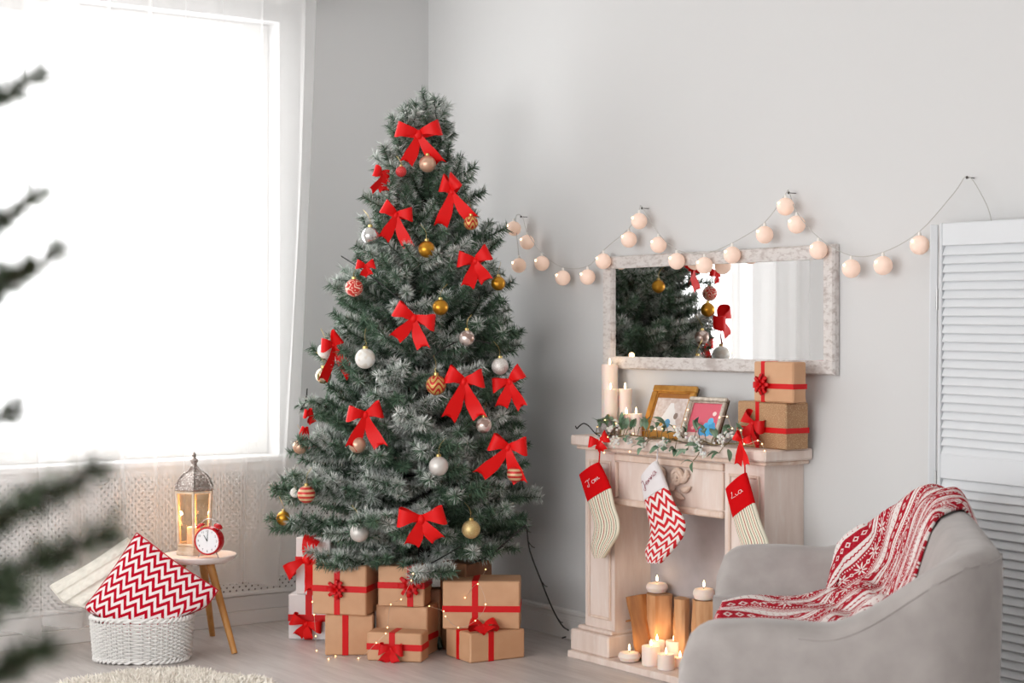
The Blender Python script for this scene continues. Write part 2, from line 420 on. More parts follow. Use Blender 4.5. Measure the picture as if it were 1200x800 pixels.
# ------------------------------------------------------------------ cotton ball string light and its nails
def ball_lights():
    t = thing('string_lights', 'string of pale peach cotton ball lights looped along the wall above the mirror', 'string lights', (0, 0, 0))
    bm_ = Mat('cotton_ball', '#f3dcd0', .9); n = bm_.noise(90, 3); bm_.bump(n, .4, .004)
    bm_.b.inputs['Emission Color'].default_value = srgb('#ffc9a0'); bm_.b.inputs['Emission Strength'].default_value = .2
    wire = simple('clear_wire', '#b9b7b2', .4); cap = simple('bulb_socket', '#f2eee8', .4)
    balls = [(602, 267.7), (617.7, 283.7), (608, 311), (635, 308.5), (659.6, 325.6), (688.5, 324.5), (707, 306), (737, 280.6), (749, 259), (771.7, 286.8), (793, 306), (825.5, 311), (858, 298.7), (896, 275), (920.5, 242), (933.5, 263), (959, 293), (997.5, 314.7), (1034.8, 311), (1077.6, 287)]
    nails = [(612, 254), (754, 244), (926, 226), (1135, 208)]
    Y = -.052; RB = .033
    me = None; glow = emit('warm_bulb', '#ffd6a8', 5)
    tops = []
    for px, py in balls:
        c = ony(px, py, Y - .012)
        if me is None:
            me = MB().sphere((0, 0, 0), RB, 20).mesh('ball'); ms = MB().lathe([(.004, .028), (.006, .032), (.005, .042), (.002, .046)], 10).mesh('bulb_socket')
            mb_ = MB().sphere((0, 0, 0), .005, 8).mesh('bulb')
        o = link('ball', me, bm_.mat, t); o.location = c
        s_ = link('bulb_socket', ms, cap, o)
        bl = link('bulb', mb_, glow, o); bl.location = (-.004, -.031, .012)
        tops.append(c + Vector((0, 0, .046)))
    N = [ony(px, py, -.03) for px, py in nails]
    seq = [tops[2], tops[0] + Vector((.015, 0, .0)), N[0], tops[1], tops[3], tops[4], tops[5], tops[6], tops[7], tops[8], N[1] + Vector((0, -.006, .004)), tops[9], tops[10], tops[11], tops[12], tops[13], tops[14], N[2] + Vector((0, -.006, .004)), tops[15], tops[16], tops[17], tops[18], tops[19], ony(1118, 226, -.045), N[3] + Vector((0, -.006, .004)), ony(1150, 228, -.05), ony(1162, 260, -.05), ony(1166, 320, -.05)]
    seq[0] = tops[2]
    part('wire', MB().tube(catmull(seq, 5), .0016, 5), wire, t)
    nl = simple('dark_nail', '#4a4542', .4, .8)
    lab = ['small nail in the wall nearest the christmas tree holding the ball lights', 'small nail above the christmas tree end of the mirror holding the ball lights', 'small nail above the shutter end of the mirror holding the ball lights', 'small nail above the louvered shutter holding the light wire']
    for p, l in zip(N, lab):
        o = thing('nail', l, 'nail', (p.x, -.001, p.z), 0, 'nails holding the ball lights')
        mx = Matrix.Rotation(PI / 2, 4, 'X')
        part('shank', MB().lathe([(.0015, 0), (.0015, .036)], 8, mx=mx), nl, o)
        part('head', MB().lathe([(.0, .0355), (.005, .0355), (.005, .038), (0, .039)], 10, mx=mx), nl, o)
ball_lights()

# ------------------------------------------------------------------ louvered folding screen
def shutter():
    m = Mat('pale_grey_blue_paint', '#d9dcdf', .45); n = m.noise(30, 3, (1, 1, .2)); m.bump(n, .05, .002); P = m.mat
    Yh = -.11; p0 = ony(1099, 262, Yh); H_ = p0.z; x0 = p0.x
    t = thing('louvered_screen', 'tall pale grey louvered wooden folding screen against the wall behind the armchair', 'folding screen', (x0, Yh, 0), 0)
    t.rotation_euler = (0, math.radians(.6), math.radians(-1.5))
    Wd = .55; zr = H_ - .075; st = .012
    zmid1 = ony(1095, 530, Yh).z; zmid0 = ony(1095, 559, Yh).z
    fr = part('main_leaf', MB().box(0, st, -.014, .014, 0.002, H_, .003).box(Wd - .05, Wd, -.014, .014, 0.002, H_, .003), P, t)
    for nm, a, b_ in (('top_rail', zr, H_), ('middle_rail', zmid0, zmid1), ('bottom_rail', .04, .14)):
        part(nm, MB().box(st, Wd - .05, -.013, .013, a, b_, .003), P, fr)
    me = MB().box(st, Wd - .05, -.0185, .0185, -.003, .003, .0025).mesh('slat'); pit = .0279
    for za, zb in ((zmid1, zr), (.14, zmid0)):
        k = int((zb - za) / pit); q = (zb - za) / k
        for i in range(k):
            o = link('slat', me, P, fr); o.location = (0, -.002, za + (i + .5) * q); o.rotation_euler = (math.radians(66), 0, 0)
    # second leaf folded back towards the wall
    d = ray(1094, 386); d = Vector((d.x, d.y, 0)).normalized(); L = .10
    a = math.atan2(d.y, d.x)
    lf = part('folded_leaf', MB().box(0, L, -.0, .027, 0.002, H_ - .004, .003), P, t); lf.location = (-.004, -.012, 0); lf.rotation_euler = (0, 0, a + math.radians(1.5))
    for z in (.25, H_ / 2, H_ - .25):
        part('hinge', MB().lathe([(.004, -.035), (.004, .035)], 8, (-.004, -.016, z)), simple('hinge_metal', '#a9a9a9', .4, .8), t)
shutter()

# ------------------------------------------------------------------ loveseat and throw
SW, SD = .80, .375         # half width, half depth
def sofa_frame():
    # near front corner of the near arm and far front corner from the photograph
    a = at(795, 735, 3.98); b_ = at(842, 637, 5.52)
    a.z = b_.z = 0; yv = (b_ - a).normalized(); xv = Vector((-yv.y, yv.x, 0))     # xv: facing direction
    c = (a + b_) / 2 - xv * SD
    return c, xv, yv, (b_ - a).length / 2
SC, SXV, SYV, SW = sofa_frame()
SROT = math.atan2(SXV.y, SXV.x)      # local x = facing, local -y = far arm side
RC = .20; ARM, BACK, SEAT = .655, .845, .53
def sofa_h(x):   # ridge height along depth
    t = (SD - x) / (2 * SD)
    return ARM + (BACK - ARM) * sstep((t - .42) / .5) + .012 * math.sin(t * 6)
def sofa_in(x, y):   # distance inside the outer outline (open front)
    qx = -x; hx, hy = SD, SW
    ax, ay = qx - (hx - RC), abs(y) - (hy - RC)
    if ax > 0 and ay > 0: return RC - math.hypot(ax, ay)
    return min(hx - qx, hy - abs(y))
def sofa_top(x, y):
    d = sofa_in(x, y); h = sofa_h(x)
    if d < 0: return h - .02 + d * 3
    rr = .045
    if d < rr: return h - rr + math.sqrt(max(0, rr * rr - (rr - d) ** 2))
    k = sstep((d - .10) / .17)
    return max(SEAT, h + (SEAT - .02 - h) * k)
def loveseat():
    t = thing('loveseat', 'light grey velvet loveseat with low sloping arms in front of the fireplace', 'armchair', SC, SROT)
    m = Mat('grey_velvet', '#a39c99', .9, sheen_weight=.2, sheen_roughness=.4); n = m.noise(14, 5); n2 = m.noise(160, 2)
    m.color(m.mix(m.ramp(n, .35, .7), '#a7a09d', '#9b9491')); m.bump(n2, .12, .002); V = m.mat
    # path along the outline from the near arm front round the back to the far arm front
    path = []
    def addp(x, y, nx, ny): path.append((x, y, nx, ny))
    N1 = 26
    for i in range(N1): addp(lerp(SD, -SD + RC, i / N1), -SW, 0, -1)
    for i in range(12): a = PI * 1.5 - (PI / 2) * i / 12; addp(-SD + RC + RC * math.cos(a), -SW + RC + RC * math.sin(a), math.cos(a), math.sin(a))
    for i in range(24): addp(-SD, lerp(-SW + RC, SW - RC, i / 24), -1, 0)
    for i in range(12): a = PI - (PI / 2) * i / 12; addp(-SD + RC + RC * math.cos(a), SW - RC + RC * math.sin(a), math.cos(a), math.sin(a))
    for i in range(N1 + 1): addp(lerp(-SD + RC, SD, i / N1), SW, 0, 1)
    ds = [0, .004, .012, .025, .045, .07, .10, .125, .15, .175, .20, .225, .25, .275, .29]
    sec = []
    rf = .09
    for (x, y, nx, ny) in path:
        row = []
        hd = sofa_h(x); drop = 0
        e = SD - x
        if e < rf and abs(ny) > .99: drop = rf - math.sqrt(max(0, rf * rf - (rf - e) ** 2))
        row.append(Vector((x + nx * -.03, y + ny * -.03, .14))); row.append(Vector((x - nx * .012, y - ny * .012, .3))); row.append(Vector((x, y, hd - .1 - drop)))
        for d in ds:
            q = Vector((x - nx * d, y - ny * d, 0)); q.z = sofa_top(q.x, q.y) - drop * (1 if d < .15 else max(0, 1 - (d - .15) / .1)); row.append(q)
        row.append(Vector((x - nx * .29, y - ny * .29, .3))); row.append(Vector((x - nx * .29, y - ny * .29, .14)))
        sec.append(row)
    n_ = len(sec[0]); vs = [q for r in sec for q in r]; fs = []
    for i in range(len(sec) - 1):
        for j in range(n_ - 1): fs.append((i * n_ + j, (i + 1) * n_ + j, (i + 1) * n_ + j + 1, i * n_ + j + 1))
        fs.append((i * n_ + n_ - 1, (i + 1) * n_ + n_ - 1, (i + 1) * n_, i * n_))
    fs.append(tuple(range(n_))); fs.append(tuple((len(sec) - 1) * n_ + j for j in range(n_))[::-1])
    part('shell', MB().add(vs, fs), V, t, ang=60)
    part('piping', MB().tube([r[4] for r in sec[13:-13]], .003, 6), V, t)
    # seat
    def seat(u, v):
        a = u * 2 * PI; ex = .18; c, s_ = math.cos(a), math.sin(a)
        k = math.sin(min(v, 1) * PI / 2) if v < .5 else 1
        hx, hy = SD - .09, SW - .2
        X = .07 + hx * math.copysign(abs(c) ** ex, c); Y = hy * math.copysign(abs(s_) ** ex, s_)
        prof = [(1, .16), (1, .44), (.995, .485), (.97, .515), (.92, .528), (.6, .537), (0, .54)]
        f_ = v * (len(prof) - 1); i = min(int(f_), len(prof) - 2); g = f_ - i
        sc, z = lerp(prof[i][0], prof[i + 1][0], g), lerp(prof[i][1], prof[i + 1][1], g)
        return (.03 + (X - .07) * sc, Y * sc, z)
    part('seat', MB().grid(seat, 64, 18, True), V, t, ang=60)
    legm = simple('light_oak', '#b98a55', .5)
    for sx in (-1, 1):
        for sy in (-1, 1):
            part('leg', MB().lathe([(.014, 0), (.022, .15)], 14, (sx * (SD - .12), sy * (SW - .12), 0)), legm, t)
loveseat()

def blanket_mat():
    m = Mat('fair_isle_knit', '#e8e2de', .95, specular_ior_level=.08); u, v, _ = m.uv(); u = u / .64; v = v / .64
    P = .34
    t = (u / P).fract()              # 0..1 across one repeat
    # wide red band with snowflakes 0.04-0.36, zigzags beside, dotted cream, narrow red band 0.66-0.84
    red = (t > .02) * (t < .38)
    ang_t = ((t - .20) * P)
    cell = .105
    vv = ((v / cell).fract() - .5) * cell
    r2 = (ang_t * ang_t + vv * vv).op('SQRT')
    th = ang_t.op('ARCTAN2', vv)
    pet = (th * 8).op('COSINE') * .5 + .5
    flake = (r2 < (pet * .034 + .006)) * (r2 > .007)
    v2 = ((v / cell + .5).fract() - .5) * cell
    r3 = ang_t.abs() + v2.abs()
    dia = (r3 < .016) * (r3 > .007)
    edge = ((t - .20).abs() - .135).abs() < .012
    dash = edge * ((v / .014).fract() > .5)
    wht = flake.max(dia).max(dash)
    a = red * (S(m.nt, m.new('ShaderNodeValue').outputs[0]) * 0 + 1 - wht)
    zz = (v / .012).tri(1.0) * .018
    def zline(c, w_): return ((t - zz - c).abs() < w_)
    lines = zline(.40, .013).max(zline(.455, .010)).max(zline(.93, .012))
    dots = ((v / .03).fract() < .22) * (((t - .56).abs() < .008).max((t - .61).abs() < .008))
    red2 = (t > .65) * (t < .86)
    fl2 = (((t - .75) * P * 1.3).abs() + (((v / .05).fract() - .5) * .05).abs())
    w2 = (fl2 < .02) * (fl2 > .011)
    a2 = red2 * (S(m.nt, m.new('ShaderNodeValue').outputs[0]) * 0 + 1 - w2)
    fac = a.max(lines).max(dots).max(a2)
    wv = m.noise(220, 2); c = m.mix(fac, '#e6e0dc', '#a80a22')
    c = m.mix(m.ramp(wv, .35, .75) * .12, c, '#d98f96'); m.color(c)
    m.bump(wv, .5, .004); return m.mat
def blanket():
    t = thing('knit_throw', 'red and white snowflake patterned knit throw draped over the grey loveseat', 'blanket', SC, SROT)
    nu, nv = 110, 120
    def base(x, y): return sofa_top(x, y)
    cache = {}
    def hsm(x, y):
        s_ = 0; w_ = 0
        for dx in (-.05, -.025, 0, .025, .05):
            for dy in (-.05, 0, .05):
                s_ += base(x + dx, y + dy); w_ += 1
        z = s_ / w_
        return max(z, base(x, y)) + .014
    X0, X1 = -SD - .02, SD + .01
    def foot(u, v):
        x = lerp(X1, X0, v)
        # edges of the throw in the seat plane (far, near) along the depth
        far = interp(v, [(0, .30), (.25, .40), (.42, .50), (.52, .70), (.62, .75), (.8, .76), (1, .70)])
        near = interp(v, [(0, -SW + .20), (.45, -SW + .24), (.62, -.42), (.72, -.15), (.8, .0), (.9, .15), (1, .25)])
        return x, -lerp(far, near, u) + .012 * math.sin(v * 21 + u * 3)
    tab = {}
    def fn(u, v, wk=1.0):
        x, y = foot(u, v); xx = max(x, -SD + .002)
        z = hsm(xx, y)
        e = SD - .045 - x
        if e < 0: z -= 3.4 * (-e) ** .9
        over = -SD + .03 - x
        if over > 0: z = hsm(-SD + .03, y) - 9 * over ** 1.5
        wr = .016 * math.sin(y * 23 + 5 * math.sin(v * 6 + y * 2)) + .012 * math.sin(v * 19 + 9 * y + 2 * math.sin(y * 12)) + .008 * math.sin(y * 51 + v * 12)
        k = .5 + .8 * math.exp(-((v - .62) / .14) ** 2)
        wr *= wk; z += max(-.006, wr * k) + .006 + .05 * wk * math.exp(-((v - .60) / .05) ** 2) * (.5 + .5 * math.sin(y * 14 + 1))
        ed = sstep(min(u, 1 - u) / .07); flat = base(min(xx, SD - .05), y) + .006
        if e >= 0 and over <= 0: z = lerp(flat, z, ed)
        elif over > 0: z = lerp(base(-SD + .03, y) + .006 - 9 * over ** 1.5, z, ed)
        return (x - .35 * wr * ed * (1 if v > .5 else 0), y, z)
    arc = {}
    for i in range(nu + 1):
        L = 0; pq = None
        for j in range(nv + 1):
            q = Vector(fn(i / nu, j / nv))
            if pq is not None: L += math.hypot(q.x - pq.x, q.z - pq.z)
            arc[(i, j)] = L; pq = q
    arcu = {}
    for j in range(nv + 1):
        q = [Vector(fn(i / nu, j / nv, 0.0)) for i in range(nu + 1)]; L = 0; acc = [0]
        for a, b_ in zip(q, q[1:]): L += math.hypot(b_.y - a.y, .75 * (b_.z - a.z)); acc.append(L)
        for i in range(nu + 1): arcu[(i, j)] = acc[i] - acc[int(nu * .45)]
    def pat(u, v): i, j = round(u * nu), round(v * nv); return (arcu[(i, j)] + 5, arc[(i, j)], 0)
    o = part('fabric', MB().grid(fn, nu, nv, False, pat), blanket_mat(), t, ang=180)
    md = o.modifiers.new('thickness', 'SOLIDIFY'); md.thickness = .008; md.offset = 1
blanket()
# ------------------------------------------------------------------ flocked christmas tree
TD = 7.35
TREE = at(497, HOR, TD); TREE.z = 0
def needle_mat(name, green, green2, snow, amt):
    m = Mat(name, green, .75); tip, frost, shade = m.xyz(m.attr('pat', 'Vector'))
    oi = m.new('ShaderNodeObjectInfo'); rn = S(m.nt, oi.outputs['Random'])
    g = m.mix(shade, green, green2)
    f = m.ramp(frost + (rn - .5) * .35 + (tip - .5) * .55, .42, 1.05) * amt
    m.color(m.mix(f, g, snow)); return m.mat
NEEDLE = needle_mat('flocked_needles', '#37523f', '#67836a', '#e8ebe8', .95)
BARK = simple('artificial_trunk', '#3a3a30', .8, var='#26251e')
def needle_quills(mb, pts, r, dens, ln, wd, frost, spread=(35, 75), flat=0, rad0=.002):
    # needles stand round a twig; each one a slim triangle
    L = sum((pts[i + 1] - pts[i]).length for i in range(len(pts) - 1)); n = int(L * dens)
    for k in range(n):
        f = (k + r.random()) / n * (len(pts) - 1); i = min(int(f), len(pts) - 2)
        p = pts[i].lerp(pts[i + 1], f - i); t = (pts[i + 1] - pts[i]).normalized()
        o = t.orthogonal().normalized(); a = r.uniform(0, 2 * PI); o = (o * math.cos(a) + t.cross(o) * math.sin(a))
        if flat: o.z *= (1 - flat)
        sp = math.radians(r.uniform(*spread)); d = (t * math.cos(sp) + o * math.sin(sp)).normalized()
        w_ = d.cross(Vector((r.uniform(-1, 1), r.uniform(-1, 1), r.uniform(-1, 1)))).normalized() * wd
        l = ln * r.uniform(.7, 1.1); fr = max(0, min(1, frost + r.uniform(-.25, .25) + .25 * max(0, d.z))); sh = r.random()
        mb.add([p - w_, p + w_, p + d * l * .6 + w_ * .7, p + d * l, p + d * l * .6 - w_ * .7], [(0, 1, 2, 4), (4, 2, 3)],
               [(0, fr, sh), (0, fr, sh), (.55, fr, sh), (1, fr, sh), (.55, fr, sh)])
def make_branch(seed, L):
    r = random.Random(seed); mb = MB(); stem = MB()
    bow_ = r.uniform(-.05, .05)
    main = [Vector((L * s_, bow_ * L * math.sin(s_ * 3), L * (.10 * s_ * s_ - .05 * math.sin(s_ * PI)))) for s_ in [i / 8 for i in range(9)]]
    stem.tube(main, [.005 * (1 - .6 * i / 8) for i in range(9)], 5)
    fr0 = r.uniform(.3, .6)
    needle_quills(mb, main[1:], r, 1300, .041, .002, fr0, (48, 82))
    nt = max(2, int(L / .066)); side = 1
    for k in range(nt):
        s_ = lerp(.25, .92, k / max(1, nt - 1)); i = min(int(s_ * 8), 7); p = main[i].lerp(main[i + 1], s_ * 8 - i)
        for q in range(2):
            side = -side; a = r.uniform(.55, .95) * side; up = r.uniform(-.15, .45); l = lerp(.17, .10, s_) * r.uniform(.75, 1.15) * min(1, L / .3 + .35)
            d = Vector((math.cos(a), math.sin(a), up)).normalized()
            pts = [p + d * (l * j / 4) + Vector((.12, 0, .10)) * l * (j / 4) ** 2 for j in range(5)]
            stem.tube(pts, [.003, .0026, .0022, .002, .0015], 4)
            needle_quills(mb, pts, r, 1500, .041, .002, fr0 + r.uniform(-.3, .45), (48, 84))
    return mb.mesh('needles', False), stem.mesh('stem')
def tree_r(z):    # crown radius over height, from the outline in the photograph
    y = HOR - (z - EYE) * FOC / TD
    return interp(y, [(107, 15), (135, 20), (165, 28), (200, 37), (240, 53), (300, 74), (350, 92), (400, 106), (450, 119), (500, 130), (550, 140), (585, 147), (620, 138), (650, 95), (668, 55)]) / FOC * TD
def christmas_tree():
    t = thing('christmas_tree', 'tall frosted artificial christmas tree decorated with red bows and baubles', 'christmas tree', TREE, TH)
    r = random.Random(11)
    part('trunk', MB().tube([(0, 0, .1), (0, 0, 1.0), (0, 0, 1.8), (0, 0, 2.28)], [.028, .024, .016, .008], 10), BARK, t)
    st = part('stand', MB().lathe([(.0, .085), (.035, .085), (.035, .16), (.03, .165)], 14), simple('stand_green', '#26362b', .5), t)
    for k in range(4):
        a = k * PI / 2 + .4; c, s_ = math.cos(a), math.sin(a)
        part('foot', MB().tube([(.03 * c, .03 * s_, .12), (.15 * c, .15 * s_, .09), (.2 * c, .2 * s_, .012)], .012, 8), simple('stand_green', '#26362b'), st)
    lib = {}
    lens = (.10, .16, .24, .32, .40, .48, .56)
    for L in lens: lib[L] = [make_branch(int(L * 1000) + k, L) for k in range(3)]
    def put(z, az, L, pitch, roll, root=.012):
        key = min(lens, key=lambda q: abs(q - L)); nm, sm = lib[key][r.randrange(3)]
        o = link('branch', sm, BARK, t); g = link('needles', nm, NEEDLE, o)
        s_ = L / key; o.scale = (s_, lerp(1, s_, .5), lerp(1, s_, .5))
        o.location = (root * math.cos(az), root * math.sin(az), z)
        o.rotation_euler = (Matrix.Rotation(az, 4, 'Z') @ Matrix.Rotation(-pitch, 4, 'Y') @ Matrix.Rotation(roll, 4, 'X')).to_euler()
    z = .40; tier = 0; count = 0
    while z < 2.24:
        R_ = tree_r(z + .03); up = interp(z, [(.4, -.12), (.8, .02), (1.4, .25), (1.9, .5), (2.3, .95)])
        n = int(interp(R_, [(.05, 4), (.15, 5), (.3, 8), (.5, 11), (.6, 12)])); a0 = r.uniform(0, 6)
        for k in range(n):
            az = a0 + 2 * PI * (k + r.uniform(-.25, .25)) / n; low = sstep((1.5 - z) / .8)
            L = R_ / math.cos(up) * r.uniform(.74, 1.02) * (1 - .15 * low * math.cos(az))
            wy = R2.y * math.cos(az) + F2.y * math.sin(az); wx = -(R2.x * math.cos(az) + F2.x * math.sin(az))    # keep clear of both walls
            if wy > .05: L = min(L, (-TREE.y - .10) / (wy * math.cos(up)))
            put(z + r.uniform(-.03, .03) - R_ * math.tan(up) * .5, az, max(.09, L), up + r.uniform(-.1, .1), r.uniform(-.5, .5)); count += 1
        if R_ > .25:      # shorter inner branches fill the crown
            for k in range(n // 2): put(z + .05, r.uniform(0, 2 * PI), R_ * r.uniform(.5, .7), up + .25, r.uniform(-.6, .6)); count += 1
        z += interp(z, [(.4, .105), (1.2, .10), (2.2, .075)]); tier += 1
    put(2.19, 0, .11, 1.45, 0)
    for k in range(7): put(2.18 - .012 * k, k * 1.9, .12, 1.15 - .02 * k, 0)
christmas_tree()

def tree_surface(px, py, out=.02):      # point on the visible face of the crown along this line of sight
    lat = (px - 497) / FOC * TD; z = EYE + (HOR - py) / FOC * TD; R_ = tree_r(z)
    dp = math.sqrt(max(.0, R_ * R_ - lat * lat)) * .88 + out + .13 * sstep((abs(lat) / R_ - .55) / .4)
    return at(px, py, TD - dp)

# ------------------------------------------------------------------ ribbon bows
RED = simple('red_satin_ribbon', '#e00d0d', .5, specular_ior_level=.25)
RIB = simple('red_gift_ribbon', '#d00c12', .45, specular_ior_level=.3)
def bow_meshes(s, w, tail, seed, ups=(.35, .35), spread=(.45, .55), tl=(1, 1)):
    r = random.Random(seed); out = []
    for i, sg in enumerate((-1, 1)):
        up = ups[i] + .22 + r.uniform(-.12, .16)
        def loop(u, v, sg=sg, up=up):
            a = 2 * PI * u; q = (1 - math.cos(a)) / 2
            hw = w * (.26 + .95 * q ** .7) * (1 - .14 * q ** 6); c = (v - .5) * 2
            x = s * (.04 + .96 * q); y = -.42 * s * math.sin(a) * (.6 + .4 * q) - .12 * s * q; zz = c * hw * (1 - .12 * (1 - q)) + .05 * s * math.sin(a * 2 + v) - .22 * s * q * q
            X = x * math.cos(up) - zz * math.sin(up) * .6; Z = x * math.sin(up) + zz
            return (sg * X, y, Z)
        out.append(('loop', MB().grid(loop, 22, 5)))
    for i, sg in enumerate((-1, 1)):
        sp = spread[i] + r.uniform(-.08, .08); T = tail * tl[i]; ph = r.uniform(0, 6)
        def tl_(u, v, sg=sg, sp=sp, T=T, ph=ph):
            hw = w * (.32 + .62 * min(1, v * 1.6)); c = (u - .5) * 2
            z = -T * v + (hw * .8 * (1 - abs(c)) * (v > .99)); x = sg * (sp * T * v * (.7 + .3 * v)) + c * hw * math.cos(.4 * sg)
            return (x, -.012 - .12 * T * math.sin(v * 4 + ph) * v - sg * c * hw * .35, z + c * hw * .35 * sg)
        out.append(('tail', MB().grid(tl_, 6, 12)))
    out.append(('knot', MB().sphere((0, -.1 * s, 0), .17 * s, 12, (1, .9, 1.25))))
    return out
def bow(parent, loc, mat, s, w, tail, seed, rot=(0, 0, 0), **kw):
    for nm, mb in bow_meshes(s, w, tail, seed, **kw):
        o = part(nm, mb, mat, parent, ang=180); o.location = loc; o.rotation_euler = rot
def rosette(parent, loc, mat, R_, seed, rot=(0, 0, 0)):
    r = random.Random(seed); m = MB()
    for ring, (n, rr, up) in enumerate(((8, 1, .15), (7, .75, .6), (4, .45, 1.1))):
        for k in range(n):
            a = 2 * PI * (k + .5 * ring) / n + r.uniform(-.1, .1); ca, sa = math.cos(a), math.sin(a)
            def lf(u, v, ca=ca, sa=sa, rr=rr, up=up):
                q = (1 - math.cos(2 * PI * v)) / 2; x = rr * R_ * q; h = R_ * (.12 + .25 * math.sin(2 * PI * v) * .7 + up * .5 * q); c = (u - .5) * R_ * .46 * (1 - .45 * q)
                return (ca * x - sa * c, -h - .004, sa * x + ca * c)
            m.grid(lf, 2, 10)
    o = part('bow', m, mat, parent, ang=180); o.location = loc; o.rotation_euler = rot; return o
px1 = TD / FOC
BOWS = [
    (491, 158, 27, 10, 34, 0, (.3, .3), 'large red bow below the tip of the christmas tree'),
    (446, 205, 12, 8, 22, .9, (.3, .2), 'red bow seen edge-on beside the small red bauble'),
    (530, 225, 19, 10, 36, -.2, (.9, .9), 'red bow with long tails beside a patterned red bauble near the tree top'),
    (464, 252, 19, 9, 30, .1, (.35, .1), 'red bow right beside the shiny silver bauble high on the tree'),
    (428, 312, 11, 6, 12, .3, (.3, .3), 'small red bow above the red swirl patterned bauble'),
    (557, 306, 20, 10, 28, 0, (.3, .35), 'red bow over the deep gold bauble at the tree edge'),
    (485, 373, 24, 10, 28, 0, (.3, .0), 'red bow beside a gold bauble in the middle of the tree'),
    (390, 405, 15, 9, 36, .5, (.2, .9), 'red bow hanging in front of the pearl white bauble at the tree side'),
    (428, 486, 20, 10, 40, .2, (.0, .4), 'red bow just above a rose gold bauble on the tree'),
    (544, 447, 22, 11, 42, 0, (.35, .2), 'red bow beside the red and gold patterned bauble'),
    (598, 447, 20, 9, 28, -.2, (.0, .5), 'red bow right under the silver glitter bauble at the tree edge'),
    (596, 524, 21, 11, 36, -.1, (.2, .2), 'red bow over the striped bauble near the fireplace'),
    (494, 608, 26, 11, 30, 0, (.05, .2), 'red bow on the lowest branches between silver and gold baubles'),
    (361, 486, 7, 6, 10, .9, (.3, .3), 'tiny red bow at the tree edge next to the curtain'),
    (356, 508, 7, 7, 14, .9, (.3, .3), 'tiny red bow touching the dull pink bauble by the curtain'),
]
for i, (px, py, s_, w_, tl, yaw, ups, lab) in enumerate(BOWS):
    p = tree_surface(px, py, .115)
    t = thing('ribbon_bow', lab, 'bow', p, TH + yaw, 'red bows on the christmas tree')
    bow(t, (0, 0, 0), RED, s_ * px1, w_ * px1 * .8, tl * px1, i + 3, (0, .22 * math.sin(i * 2.4), 0), ups=ups, tl=(1 + .12 * math.sin(i * 3.1), 1 - .15 * math.sin(i * 1.7)), spread=(.45 + .2 * math.sin(i * 1.3), .5 + .2 * math.cos(i * 2.2)))

# ------------------------------------------------------------------ baubles
def bauble_mat(name, col_, rough, metal, pattern=None, col2=None):
    if name in MATS: return MATS[name]
    m = Mat(name, col_, rough, metal)
    x, y, z = m.xyz(m.coord('Object'))
    if pattern == 'stripe':
        k = ((z * 55 + .35).fract() > .5); m.color(m.mix(k, col_, col2))
    elif pattern == 'swirl':
        n = m.noise(26, 1); k = ((n * 7).fract() - .5).abs() < .16; m.color(m.mix(k, col_, col2))
    elif pattern == 'flame':
        th = y.op('ARCTAN2', x); k = (((th * 5).op('SINE') * .5 + z * 42).fract() > .52); m.color(m.mix(k, col_, col2))
    elif pattern == 'glitter':
        n = m.noise(300, 2); m.color(m.mix(m.ramp(n, .4, .7), col_, col2)); m.bump(n, .6, .002)
    elif pattern == 'disco':
        n = m.noise(45, 0); m.color(m.mix((n > .52), col_, col2))
    MATS[name] = m.mat; return m.mat
BM = dict(
    gold=bauble_mat('gold_bauble', '#c08a2c', .28, .85), pale=bauble_mat('pale_gold_bauble', '#cdb071', .35, .6, 'glitter', '#e0cfa0'),
    rose=bauble_mat('rose_gold_bauble', '#d3ab92', .3, .55), silver=bauble_mat('silver_bauble', '#cfcfcd', .12, .9), matte=bauble_mat('matte_silver_bauble', '#d6d2cd', .4, .35),
    glit=bauble_mat('glitter_silver_bauble', '#c9c3bb', .45, .4, 'glitter', '#f2f0ee'), disco=bauble_mat('mosaic_bauble', '#e3d6cf', .2, .6, 'disco', '#a58c82'),
    white=bauble_mat('pearl_white_bauble', '#eceae5', .3, .0, 'disco', '#e3ddd2'), antique=bauble_mat('antique_gold_bauble', '#cfc1a6', .25, .6, 'disco', '#8f7950'),
    red=bauble_mat('red_glitter_bauble', '#c81f25', .5, .1, 'glitter', '#e05a55'), swirl=bauble_mat('red_swirl_bauble', '#cf3227', .4, 0, 'swirl', '#f2d3bd'),
    flame=bauble_mat('red_flame_bauble', '#c9a35b', .35, .3, 'flame', '#b8231f'), stripe=bauble_mat('striped_bauble', '#d9b58a', .35, .2, 'stripe', '#c32a27'))
CAP = simple('bauble_cap', '#c8b070', .3, .9)
